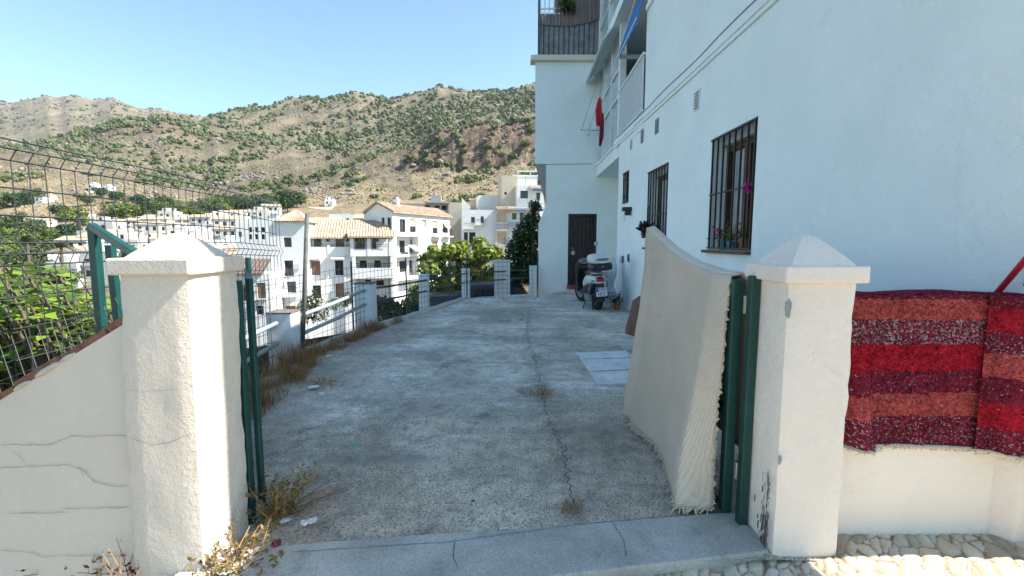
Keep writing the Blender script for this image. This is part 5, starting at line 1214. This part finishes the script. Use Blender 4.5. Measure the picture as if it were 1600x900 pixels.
# ---- terraced apartment block, centre left
yw=R(15); q=P(470,378,55); fb=Fr(q.x,q.y,yw)
B=thing('apartment_house',fb.w(5,4,-9),'long white apartment house with a tiled eave, arcaded balconies and hooded windows','house')
L=lambda x,y:fb.loc(x,y); zf=-11.5
a0,_=L(473,400); a1,_=L(551,400); a2,_=L(613,400); zT=L(500,397)[1]; zR=L(500,371)[1]
low=[ph(fb,486,408,501,430),ph(fb,523,407,537,430),ph(fb,488,446,502,466),ph(fb,524,443,538,464)]
m=MB(); facade(m,fb,a0,a1,zf,zT,low,.25)
fu=Fr(0,0,0); fu.o=fb.o-fb.n*1.1; fu.d=fb.d; fu.n=fb.n; b0,_=fu.loc(471,380); b1,_=fu.loc(606,380)
up=[ph(fu,490,372,503,390),ph(fu,524,372,538,390),ph(fu,556,373,570,389),ph(fu,581,373,588,389)]
facade(m,fu,b0,b1,zT,zR+.5,up,.2); m.add([fb.w(a0,0,zT),fb.w(a2,0,zT),fb.w(a2,1.1,zT),fb.w(a0,1.1,zT)],[(0,1,2,3)])
shell(m,fu,b0,b1,zf,zR+.5,8,top=True)
lz0=L(580,419)[1]; lz1=L(580,401)[1]; fl=Fr(0,0,0); fl.o=fb.o-fb.n*1.3; fl.d=fb.d; fl.n=fb.n
lw=[ph(fl,562,407,573,419),ph(fl,585,407,595,418)]; l3=[ph(fl,570,437,580,446),ph(fl,588,438,600,446)]
facade(m,fl,a1,a2,zf,zT,lw+l3,.2); m.add([fb.w(a1,0,zf),fb.w(a1,1.3,zf),fb.w(a1,1.3,zT),fb.w(a1,0,zT)],[(0,1,2,3)])
m.add([fb.w(a2,-.6,zf),fb.w(a2,1.3,zf),fb.w(a2,1.3,zT),fb.w(a2,-.6,zT)],[(0,1,2,3)])
m.build('wall',M['farwhite'],B); wins(B,fb,low,'swws',.25); wins(B,fu,up,'dddd',.2); wins(B,fl,lw+l3,'wwpp',.2)
tileroof(B,fb,b0-.6,b1+.3,.2,zR,4.2,L(500,352)[1]+.9)
m=MB()
fbox(m,fb,a0,a1-.02,.0,.15,zT+.002,L(500,389)[1]+.25); fbox(m,fb,L(512,400)[0],L(516,400)[0],-.05,.2,zT+.003,L(514,383)[1])
fbox(m,fb,a1,a2,-.75,-.6,zT-.3,L(580,390)[1]+.1); fbox(m,fb,a1,a2,-.6,1.29,zT-.3,zT-.05)
for x,w in ((551,.42),(577,.42),(611,.5)): c=L(x,390)[0]; fbox(m,fb,c-w/2,c+w/2,-.8,-.42,zT-.3,zR+.02)
for x in (553,612): c=L(x,390)[0]; fbox(m,fb,c-.2,c+.2,-.78,-.45,zf,zT-.31)
fbox(m,fb,a1,a2+.1,-.95,1.29,L(580,433)[1]-.1,L(580,432)[1]+.1); fbox(m,fb,a1,a2+.1,-.95,-.8,L(580,432)[1]+.1,L(580,419)[1]+.05)
m.build('balcony',M['farwhite'],B)
m=MB(); fbox(m,fb,a1-.3,a2+.2,-.85,.3,zR-.12,zR+.03); m.build('timber_beam',M['wood'],B); tileroof(B,fb,a1-.4,a2+.3,-1.2,zR+.12,.9,zR+.95)
for (x0,x1) in ((480,503),(516,541)):
    h0=ph(fb,x0+4,404,x1-4,408); m=MB(); m.prism([(0,h0[3]+.35),(-.75,h0[3]),(-.75,h0[3]-.08),(0,h0[3]-.08)],lambda t,z:fb.w(h0[0]-.15,t,z),lambda t,z:fb.w(h0[1]+.15,t,z)); m.build('window_hood',M['farwhite'],B)
for (x0,x1,y) in ((485,549,389),(553,611,389),(556,611,418)):
    m=MB(); p=ph(fb,x0,y-4,x1,y); 
    for z in (p[2]+.35,p[2]+.6): m.bar(fb.w(p[0],-.7 if x0>550 else .05,z),fb.w(p[1],-.7 if x0>550 else .05,z),.05)
    for k in range(20): a=p[0]+(p[1]-p[0])*k/19; m.bar(fb.w(a,-.7 if x0>550 else .05,p[2]),fb.w(a,-.7 if x0>550 else .05,p[2]+.6),.03)
    m.build('railing',M['iron'],B)
for a_,t_,y in ((484,2,352),): pass
for x in (497,512,543,557,574,590): 
    p=fu.loc(x,375); m=MB(); fbox(m,fu,p[0]-.12,p[0]+.12,-.2,-.0,p[1]-.2,p[1]+.2); m.build('wall_lantern',M['iron'],B)
# ---- block with hipped roof left of it
q=P(420,378,52.5); fa=Fr(q.x,q.y,R(12)); t,A0,A1,ZT=simple('white block with a small pyramid tiled roof and chimney left of the long apartment house',fa,420,476,346,-11.5,8,[(443,371,456,386,'w'),(444,407,459,431,'d'),(448,440,463,457,'w'),(431,440,444,452,'p'),(446,478,462,492,'s')],M['farwhite'],parapet=False)
m=MB(); c0=fa.loc(431,345)[0]; pk=fa.w((c0+A1)/2,3.3,fa.loc(455,331)[1]+.5); cs=[fa.w(c0,-.4,ZT),fa.w(A1+.3,-.4,ZT),fa.w(A1+.3,7,ZT),fa.w(c0,7,ZT)]; m.add(cs+[pk],[(0,1,4),(1,2,4),(2,3,4),(3,0,4)]); rfa=m.build('roof',M['tiles'],t)
m=MB()
for k in range(15):
    f=k/14; p=cs[0].lerp(cs[1],f)+Vector((0,0,.04)); q_=pk if True else pk; top=p.lerp(pk+Vector((0,0,.04)),1-abs(f-.5)*.0-.03); m.tube([p,top],[.10,.05],5)
m.build('ridge_tiles',M['tiles'],rfa); chimney(t,fa,fa.loc(421.5,340)[0]+.25,1,ZT,.9,.8)
b=ph(fa,428,452,466,461); rail(t,fa,b[0],b[1],-.9,b[2],.95,.15,.9)
m=MB(); p=fa.loc(464,416); fbox(m,fa,p[0]-.35,p[0]+.35,-.3,-.01,p[1]-.3,p[1]+.3); m.build('air_conditioner',M['farwhite2'],t)
# ---- arched building and lower houses left
q=P(385,378,75); f2=Fr(q.x,q.y,R(14)); t,A0,A1,ZT=simple('white house with dark arched openings on two floors behind the wire fence',f2,368,421,347,-10,8,[(389,355,394,363,'p'),(398,355,404,363,'p'),(408,355,414,363,'p'),(389,366,394,374,'p'),(398,366,404,374,'p'),(408,366,414,374,'p'),(372,362,378,370,'w')],M['farwhite']); chimney(t,f2,f2.loc(418,340)[0],2,ZT,1.2,.9)
q=P(380,400,47); f3=Fr(q.x,q.y,R(14)); t,A0,A1,ZT=simple('lower white house with a dark tiled lean-to and a green planter balcony behind the fence',f3,366,421,428,-12,6,[(401,442,416,468,'s'),(378,446,388,470,'w'),(400,478,412,492,'p')],M['farwhite'],roof=None,parapet=False); tileroof(t,f3,A0-.2,A1-.6,-.4,ZT+.02,3.2,ZT+1.45,mt=M['terra']); b=ph(f3,397,458,418,466); rail(t,f3,b[0],b[1],-.7,b[2],.7,.12,.7,M['green'])
# ---- gabled house
cq=P(614,378,60); ft=R(64); fc=Fr(cq.x,cq.y,ft); fg=Fr(cq.x,cq.y,ft-math.pi/2)
G=thing('apartment_house',(cq.x,cq.y+3,-10),'tall gabled white apartment house with a pale tiled roof and blinds','house')
Lc=lambda x,y:fc.loc(x,y); a1,_=Lc(702,345); zE=Lc(614,330)[1]; zb=-12
whs=[(624,342,634,363,'w'),(640,342,650,363,'h'),(659,343,666,355,'t'),(676,345,684,365,'h'),(692,346,700,364,'h'),(675,376,684,397,'t'),(691,379,698,392,'w')]
hs=[ph(fc,*w[:4]) for w in whs]; lg1=ph(fc,619,369,654.5,397); lg2=ph(fc,619,402,654.5,430); lg3=ph(fc,622,439,655,470)
m=MB(); facade(m,fc,0,a1,zb,zE,hs+[(*lg1,1.3,1),(*lg2,1.3,1),(*lg3,1.6,1)],.25)
gl=fg.loc(572,330)[0]; ap=fg.loc(590,317); gh=[ph(fg,596,340,601,356),ph(fg,605,340,611,356)]
facade(m,fg,gl,0,zb,zE,gh,.2); m.add([fg.w(gl,0,zE),fg.w(0,0,zE),fg.w(ap[0],0,ap[1])],[(0,1,2)])
m.add([fc.w(a1,0,zb),fc.w(a1,-gl,zb),fc.w(a1,-gl,zE),fc.w(a1,0,zE)],[(0,1,2,3)]); m.add([fc.w(a1,0,zE),fc.w(a1,-gl,zE),fc.w(a1,-ap[0],ap[1])],[(0,1,2)]); m.add([fc.w(0,-gl,zb),fc.w(a1,-gl,zb),fc.w(a1,-gl,zE),fc.w(0,-gl,zE)],[(0,3,2,1)])
m.build('wall',M['farwhite'],G); wins(G,fc,hs,[w[4] for w in whs],.25); wins(G,fg,gh,'ww',.2)
rf=tileroof(G,fc,-.35,a1+.3,-.45,zE-.05,-ap[0],ap[1]+.12); tileroof(G,fc,-.35,a1+.3,-gl+.3,zE-.05,-ap[0]+.01,ap[1]+.11); chimney(rf,fc,Lc(638,322)[0],-ap[0]-.5,ap[1]-.2,.8,.5)
fcl=Fr(0,0,0); fcl.o=fc.o-fc.n*1.3; fcl.d=fc.d; fcl.n=fc.n
for zz,ws in ((0,[(624,376,632,394),(641,375,650,394)]),(1,[(624,408,633,424),(640,407,650,424)])):
    for w in ws: window(G,Fr(*(fc.o-fc.n*1.2).xy,ft),ph(fcl,*w),.09,bars=(1,0),fw=.08)
for lgx,mt_ in ((lg1,M['iron']),(lg2,M['terra'])): rail(G,fc,lgx[0],lgx[1],-.02,lgx[2],1.0,.2,.9,mt_,slab=False)
m=MB(); p=ph(fc,640,383,652,392); m.add([fc.w(p[0],.4,p[3]),fc.w(p[1],.4,p[3]),fc.w(p[1]+.3,-.9,p[2]),fc.w(p[0]+.3,-.9,p[2])],[(0,1,2,3)]); m.build('awning',M['farwhite'],G,solid=.03)
for w in ((674,364,687,369),(690,366,702,369)): b=ph(fc,*w); rail(G,fc,b[0],b[1],-.8,b[2],.95,.15,.8)
m=MB(); p=ph(fc,692,347,700,356); m.add([fc.w(p[0],-.02,p[3]),fc.w(p[1],-.02,p[3]),fc.w(p[1],-.6,p[2]),fc.w(p[0],-.6,p[2])],[(0,1,2,3)]); m.build('awning',M['shutl'],G,solid=.02)
q=P(569,378,63); fx=Fr(q.x,q.y,R(-24)); simple('small white annex with a scalloped roof edge joined left of the gabled apartment house',fx,568,593,330,-10,3,[(599,340,600,342,'p')][:0],M['farwhite'],parapet=False)
q=P(640,378,76); fx=Fr(q.x,q.y,R(20)); simple('plain white gable just behind the ridge of the gabled apartment house',fx,618,662,317,-8,6,[],M['farwhite2'],roof=.8,parapet=False)
# ---- unfinished grey and tan building
q=P(655,350,90); fx=Fr(q.x,q.y,R(6)); t,A0,A1,ZT=simple('unfinished grey concrete building with dark window openings and a stone end wall',fx,640,702,318,-9,9,[(664,321,672,328,'p'),(679,321,687,328,'p'),(690,321,698,328,'p')],M['greyr'],parapet=False)
m=MB(); fbox(m,fx,A0,A1+.3,-1.2,9,ZT+.01,ZT+.35); fbox(m,fx,A0+4,A0+6,3,5,ZT+.36,ZT+2); m.build('roof_slab',M['greyr'],t); c=fx.loc(701,320)[0]; m=MB(); fbox(m,fx,c,c+2.6,-1.0,8,-9,ZT+.2); m.build('stone_pier',M['tan'],t); m=MB(); m.prism([(c+2.61,-9),(c+4.3,-9),(c+4.3,ZT-.6),(c+2.61,ZT+1.2)],lambda a,z:fx.w(a,-.9,z),lambda a,z:fx.w(a,7,z)); m.build('end_wall',M['cream'],t)
# ---- stepped cluster on the right
q=P(722,378,80); fx=Fr(q.x,q.y,R(8)); t,A0,A1,ZT=simple('white stepped house with green glass balcony and brown garage openings above the bright tree',fx,722,775,332,-9,8,[(736,339,742,348,'w'),(751,338,756,348,'w'),(725,363,731,378,'p'),(733,363,743,380,'p')],M['farwhite'],bal=[(726,350,742,357,M['green']),(744,346,759,351)])
t,A0,A1,ZT=simple('white house section with a brown balcony screen and pale lower door',Fr(*(fx.o+fx.n*.5).xy,R(8)),774,793,331,-9,8,[(776,332,791,347,'t'),(777,363,791,381,'t'),(787,372,791,382,'w')],M['farwhite2'],bal=[(775,346,793,359,M['wood'])])
f4=Fr(*(fx.o+fx.n*.0).xy,R(8)); t,A0,A1,ZT=simple('white house with blue awnings over its balcony beside the dark climbing shrub',f4,793,845,327,-9,7,[(800,333,807,343,'w'),(812,332,818,354,'d'),(829,334,838,352,'w'),(801,363,810,372,'w')],M['farwhite'],bal=[(794,350,845,356)])
tileroof(t,f4,A0-2,A1+.3,-1.4,ZT-.05,2.5,ZT+.75)
m=MB()
for x0,x1 in ((803,820),(832,847)): p=ph(f4,x0,325,x1,331); m.add([f4.w(p[0],-.2,p[3]),f4.w(p[1],-.2,p[3]),f4.w(p[1],-1.5,p[2]),f4.w(p[0],-1.5,p[2])],[(0,1,2,3)])
m.build('awning',M['blue'],t,solid=.04)
q=P(750,330,92); fx=Fr(q.x,q.y,R(10)); simple('plain white stepped house with a sloping parapet behind the green balcony house',fx,748,783,309,-6,7,[],M['farwhite'],parapet=True)
simple('low reddish house with one window peeping behind the stepped white houses',Fr(*(P(735,330,98)).xy,R(6)),735,756,312,-6,7,[(744,313,749,318,'w')],M['tan'],roof=.6,parapet=False)
q=P(783,330,88); fx=Fr(q.x,q.y,R(8)); simple('tan rendered block, tallest at the right beneath the rocky cliff',fx,784,808,274,-6,7,[(788,300,792,304,'p')],M['tan'],parapet=False)
q=P(808,330,86); fx=Fr(q.x,q.y,R(8)); t,A0,A1,ZT=simple('white house with an open roof terrace frame, topmost of the right cluster',fx,808,850,293,-6,7,[(813,298,825,310,'w'),(838,301,844,312,'w')],M['farwhite'],parapet=True)
m=MB(); zz=fx.loc(810,268)[1]
for a in (A0+.1,A1-.1,(A0+A1)/2):
    for d in (.1,6): fbox(m,fx,a-.1,a+.1,d,d+.2,ZT,zz)
fbox(m,fx,A0,A1,.05,.35,zz,zz+.25); fbox(m,fx,A0,A1,5.9,6.2,zz,zz+.25); fbox(m,fx,A0,A1,6.0,6.15,ZT+.5,zz); m.build('terrace_frame',M['farwhite'],t)
m=MB(); p=fx.loc(832,298); fbox(m,fx,p[0],p[0]+2.2,-1.3,-.02,p[1],p[1]+.12); m.build('awning',M['blue'],t); tileroof(t,fx,A0+2.4,A1,-1.2,fx.loc(840,295)[1],.0-.02,fx.loc(840,291)[1])
# ---- mid houses behind the long eave
rg=random.Random(51)
q=P(480,345,95); simple('low white house with a flat roof and chimneys just above the long tiled eave',Fr(*q.xy,R(8)),478,530,343,-4,6,[(521,338,522,339,'w')][:0],M['farwhite'],roof=.5,parapet=False)
q=P(520,345,100); t,A0,A1,ZT=simple('white terrace with balustrade and arches above the long tiled eave',Fr(*q.xy,R(8)),514,556,338,-4,6,[(521,341,526,350,'p'),(531,341,536,350,'p'),(541,341,546,350,'p')],M['farwhite'])
q=P(560,345,92); simple('small house with a dark red tiled roof above the arcaded balconies',Fr(*q.xy,R(8)),553,571,341,-4,6,[(561,347,569,352,'p')],M['farwhite2'],roof=1.)
q=P(480,330,250); simple('long pale blue shed roof on the slope above the apartment house',Fr(*q.xy,R(4)),478,517,328,-2,10,[],M['frosted'],roof=2.,parapet=False)
# ---- small shed and wall at the end of the driveway
t=thing('garden_wall',(-.2,11.6,-1),'white garden wall end seen through the mesh at the far end of the driveway','wall'); m=MB(); a=P(772,408,12.2); b=P(797,452,12.2); m.box(a.x,b.x,12.1,12.4,-1.8,a.z); m.box(a.x-.01,b.x+.01,12.09,12.41,a.z+.001,a.z+.03); m.build('wall',M['farwhite'],t,bevel=.01)
t=thing('parked_car',(-.8,13.0,-1.2),'dark parked car mostly hidden below the far end of the driveway','car'); m=MB(); q=P(735,441,13); 
def cbox(m,secs):
    rows=[]
    for x,z0,z1,w in secs: rows.append([(x,13-w,z0),(x,13-w*.96,z1-.12),(x,13-w*.8,z1),(x,13+w*.8,z1),(x,13+w*.96,z1-.12),(x,13+w,z0),(x,13-w,z0)])
    m.grid(rows); m.add(rows[0][:6],[tuple(range(6))]); m.add(rows[-1][:6],[tuple(range(6))[::-1]])
cx=q.x; zc=q.z; cbox(m,[(cx-1.4,zc-.9,zc-.45,.7),(cx-1.2,zc-1.0,zc-.35,.8),(cx-.3,zc-1.0,zc-.30,.82),(cx+.05,zc-1,zc-.02,.8),(cx+.9,zc-1,zc+.01,.8),(cx+1.5,zc-1.0,zc-.1,.78),(cx+1.8,zc-1,zc-.5,.75)]); m.build('body',M['black'],t,smooth=True,bevel=.03)
m=MB(); 
for dx in (-.75,1.25): m.lathe([(.001,-.09),(.3,-.09),(.32,0),(.3,.09),(.001,.09)],20,T=Matrix.Translation((cx+dx,13-.78,zc-.98))@Matrix.Rotation(R(90),4,'X'))
m.build('wheel',M['tyre'],t); m=MB(); m.add([(cx+.15,13-.812,zc-.4),(cx+1.4,13-.80,zc-.4),(cx+1.2,13-.80,zc-.12),(cx+.25,13-.81,zc-.10)],[(0,1,2,3)]); m.build('side_window',M['glass'],t)
# ================================================================ village across the valley (small copies)
def vproto(k):
    m=MB(); w=[8,6,9,7,10,6][k]; d=7; hh=[6,5.5,4,7.5,5.5,3.5][k]
    m.box(-w/2,w/2,-d/2,d/2,-6,hh,0)
    nf=2 if hh>5 else 1
    for f in range(nf):
        for i in range(int(w/2.4)):
            x=-w/2+1.1+i*2.4; m.box(x,x+1.0,-d/2-.03,-d/2+.2,hh-2.6-f*2.9,hh-1.0-f*2.9 if (i+f)%2 else hh-.9-f*2.9-.0,2)
            if (i+f+k)%3==0: m.box(x-.3,x+1.4,-d/2-.8,-d/2-.04,hh-2.75-f*2.9,hh-1.9-f*2.9,0)
    for f in range(nf): m.box(w/2-.2,w/2+.03,-1,.2,hh-2.5-f*2.9,hh-1.1-f*2.9,2)
    if k in (0,2,4): m.add([(-w/2-.3,-d/2-.3,hh),(w/2+.3,-d/2-.3,hh),(w/2+.3,d/2+.3,hh),(-w/2-.3,d/2+.3,hh),(-w/2-.3,0,hh+1.4),(w/2+.3,0,hh+1.4)],[(0,1,5,4),(2,3,4,5),(1,2,5),(3,0,4)],1)
    else:
        for q in ((-w/2,w/2,-d/2,-d/2+.2),(-w/2,w/2,d/2-.2,d/2),(-w/2,-w/2+.2,-d/2+.2,d/2-.2),(w/2-.2,w/2,-d/2+.2,d/2-.2)): m.box(*q,hh+.002,hh+.6,0)
        m.box(-w/2+.6,-w/2+3,-.5,2.4,hh+.003,hh+2.3,0); m.box(-w/2+1.2,-w/2+2,-.53,-.4,hh+.2,hh+2,2)
    m.box(w*.2,w*.2+.7,.5,1.2,hh,hh+2.,0); m.box(w*.2-.1,w*.2+.8,.4,1.3,hh+2.,hh+2.15,0)
    return m
VL=['tiny white village house with a gabled tile roof','tiny white village house with a flat roof and stair hut','tiny low white village house with a gabled tile roof','tiny tall white village house with a flat roof and stair hut','tiny long white village house with a gabled tile roof','tiny low white village cube house with a flat roof']
vp=[vproto(k).build('village_house',[M['farwhite'] if k%3 else M['farwhite2'],M['tiles'],M['inner']],at=(0,0,0)) for k in range(6)]; used=[0]*6; rg=random.Random(8)
def vplace(px,Y,k,rz,s=1,dz=0):
    o=vp[k] if not used[k] else vp[k].copy()
    if used[k]: C.objects.link(o)
    used[k]+=1; X=(px-800)/700*Y; o.location=(X,Y,h(X,Y,False)+dz); o.rotation_euler=(0,0,rz); o.scale=(s,s,s*.9); tag(o,VL[k]+' across the valley','house','village houses, '+VL[k].split('village ')[1])
for Y,x0,x1 in ((100,112,365),(114,118,372),(130,130,380),(148,150,385),(168,175,395),(190,200,420),(215,230,430)):
    x=x0
    while x<x1:
        vplace(x,Y+rg.uniform(-5,5),rg.randrange(6),R(rg.choice((8,14,20,-60,12))+rg.uniform(-6,6)),rg.uniform(.8,1.05),rg.uniform(-1.5,0)); x+=rg.uniform(6.2,9.5)*700/Y*.92
for px,Y,k in ((8,290,2),(78,300,5),(84,303,2),(160,350,5),(181,352,5),(30,250,4),(75,240,2),(60,240,5),(140,262,0),(330,300,4),(400,320,2),(520,270,5),(405,300,2),(840,330,5),(775,470,4)): vplace(px,Y,k,R(rg.uniform(0,30)),.9)
# trees of the valley
def tproto(k,lm):
    m=MB(); rg=random.Random(60+k); bs=[(rg.gauss(0,1.2),rg.gauss(0,1.2),2.6+rg.gauss(0,.7),rg.uniform(1.0,1.7)) for i in range(9)] if k<3 else [(0,0,1+i*.8,.75-.07*i) for i in range(8)]
    t=tree('x',(0,0,0),4,bs,lm,1100,.28 if k<3 else .2,60+k,name='valley_tree'); return t
TL=['rounded grey green tree among the village houses','rounded bright green tree among the village houses','rounded dark green tree among the village houses','narrow dark cypress among the village houses']
tp=[tproto(0,M['olive']),tproto(1,M['lime']),tproto(2,M['vine']),tproto(3,M['vine'])]; tu=[0]*4
def tplace(px,Y,k,s):
    o=tp[k] if not tu[k] else copy_tree(tp[k]); tu[k]+=1; X=(px-800)/700*Y; o.location=(X,Y,h(X,Y)-.3); o.scale=(s,s,s); o.rotation_euler=(0,0,rg.uniform(0,6.28)); tag(o,TL[k],'tree','valley trees, '+TL[k].split(' among')[0])
for px,Y,k,s in [(5,285,1,2.2),(30,290,2,2.4),(55,295,2,2.0),(70,300,0,2.),(98,270,2,2.2),(112,268,2,2.),(126,255,1,2.6),(146,300,0,1.8),(180,265,1,2.2),(198,260,1,2.4),(214,262,1,2.2),(222,300,2,2.2),(190,310,2,2.2),(170,330,2,2.),(240,290,2,2.2),(232,262,3,2.),(203,275,3,2.2),(258,270,1,2.2),(270,300,0,2.),(35,200,1,1.8),(15,190,0,2.),(60,170,0,1.6),(80,150,1,1.4),(20,140,1,1.5),(50,120,0,1.2),(95,115,1,1.1),(8,110,1,1.3),(110,180,2,1.5),(350,320,0,1.8),(365,310,2,1.8),(380,315,2,1.8)]: tplace(px,Y,k,s)
for k in range(34): tplace(rg.uniform(288,432),rg.uniform(238,290),rg.choice((1,1,0,2)),rg.uniform(1.2,2.0))
for k in range(26): tplace(rg.uniform(-40,120),rg.uniform(90,230),rg.choice((1,0,0,2)),rg.uniform(.7,1.5))
for k in range(22): tplace(rg.uniform(395,475),rg.uniform(225,300),rg.choice((2,0,2)),rg.uniform(1.5,2.1))
for i,(px,py,Y,s) in enumerate([(42,376,95,1.),(95,384,88,.9),(205,388,100,.7)]):
    c=P(px,py,Y); t=thing('palm_tree',(c.x,c.y,c.z-4),['palm tree in the field, leftmost of the palms behind the fence','palm tree in the field just left of the village edge','small palm tree among the nearest village houses'][i],'palm','valley palms'); m=MB(); m.tube([(c.x,c.y,c.z-5),(c.x,c.y,c.z)],.25,7); m.build('trunk',M['bark'],t); m=MB(); rg2=random.Random(i)
    for k in range(34):
        a=rg2.uniform(0,6.28); e=rg2.uniform(-.3,1.1); d=Vector((math.cos(a)*math.cos(e),math.sin(a)*math.cos(e),math.sin(e))); sd=Vector((-d.y,d.x,0)).normalized()
        for j in range(7):
            o=c+d*(2.6*s*j/7)+Vector((0,0,-1.4*s*(j/7)**2)); 
            for g_ in (-1,1): m.add([o,o+d*.25,o+sd*g_*.5*s+d*.35+Vector((0,0,-.25))],[(0,1,2)])
    m.build('fronds',M['olive'],t)
# ================================================================ light, sky, camera
sdir=Vector((1,-.03,1.0)).normalized(); el=math.asin(sdir.z); az=math.atan2(sdir.x,sdir.y)
w=bpy.data.worlds.new('World'); bpy.context.scene.world=w; w.use_nodes=True; nt=w.node_tree; bg=nt.nodes['Background']; sk=nt.nodes.new('ShaderNodeTexSky'); sk.sky_type='NISHITA'; sk.sun_disc=False; sk.sun_elevation=el; sk.sun_rotation=az; sk.altitude=300; sk.air_density=1.0; sk.dust_density=.3; sk.ozone_density=3.0
mxs=nt.nodes.new('ShaderNodeMix'); mxs.data_type='RGBA'; mxs.blend_type='MULTIPLY'; mxs.inputs[0].default_value=1; nt.links.new(sk.outputs[0],mxs.inputs[6]); mxs.inputs[7].default_value=(.89,.98,.92,1); nt.links.new(mxs.outputs[2],bg.inputs[0]); bg.inputs[1].default_value=.102
ld=bpy.data.lights.new('sun','SUN'); ld.energy=4.7; ld.angle=R(.55); ld.color=(1,.96,.90); lo=bpy.data.objects.new('sun',ld); C.objects.link(lo); lo.rotation_euler=(-sdir).to_track_quat('-Z','Y').to_euler()
cd=bpy.data.cameras.new('camera'); cd.sensor_width=36; cd.lens=36*F/1600; cd.clip_start=.05; cd.clip_end=6000; co=bpy.data.objects.new('camera',cd); C.objects.link(co); co.location=(0,0,EYE); co.rotation_euler=(math.pi/2-PIT,0,0)
hm=bpy.data.materials.new('haze'); hm.use_nodes=True; hn=hm.node_tree; hn.nodes.remove(hn.nodes['Principled BSDF']); pv=hn.nodes.new('ShaderNodeVolumePrincipled'); pv.inputs['Color'].default_value=(.86,.92,1,1); pv.inputs['Density'].default_value=.00005; pv.inputs['Anisotropy'].default_value=.2; hn.links.new(pv.outputs[0],hn.nodes['Material Output'].inputs['Volume'])
m=MB(); m.box(-6300,3400,-60,3000,-60,950); hz_=m.build('haze',hm,at=(0,0,0)); tag(hz_,'thin pale summer haze over the valley','haze',kind='stuff')
scn=bpy.context.scene; scn.camera=co; scn.view_settings.view_transform='Standard'; scn.view_settings.look='None'; scn.view_settings.exposure=1.63; scn.view_settings.gamma=1
scn.cycles.max_bounces=6; scn.cycles.diffuse_bounces=4; scn.cycles.use_denoising=True
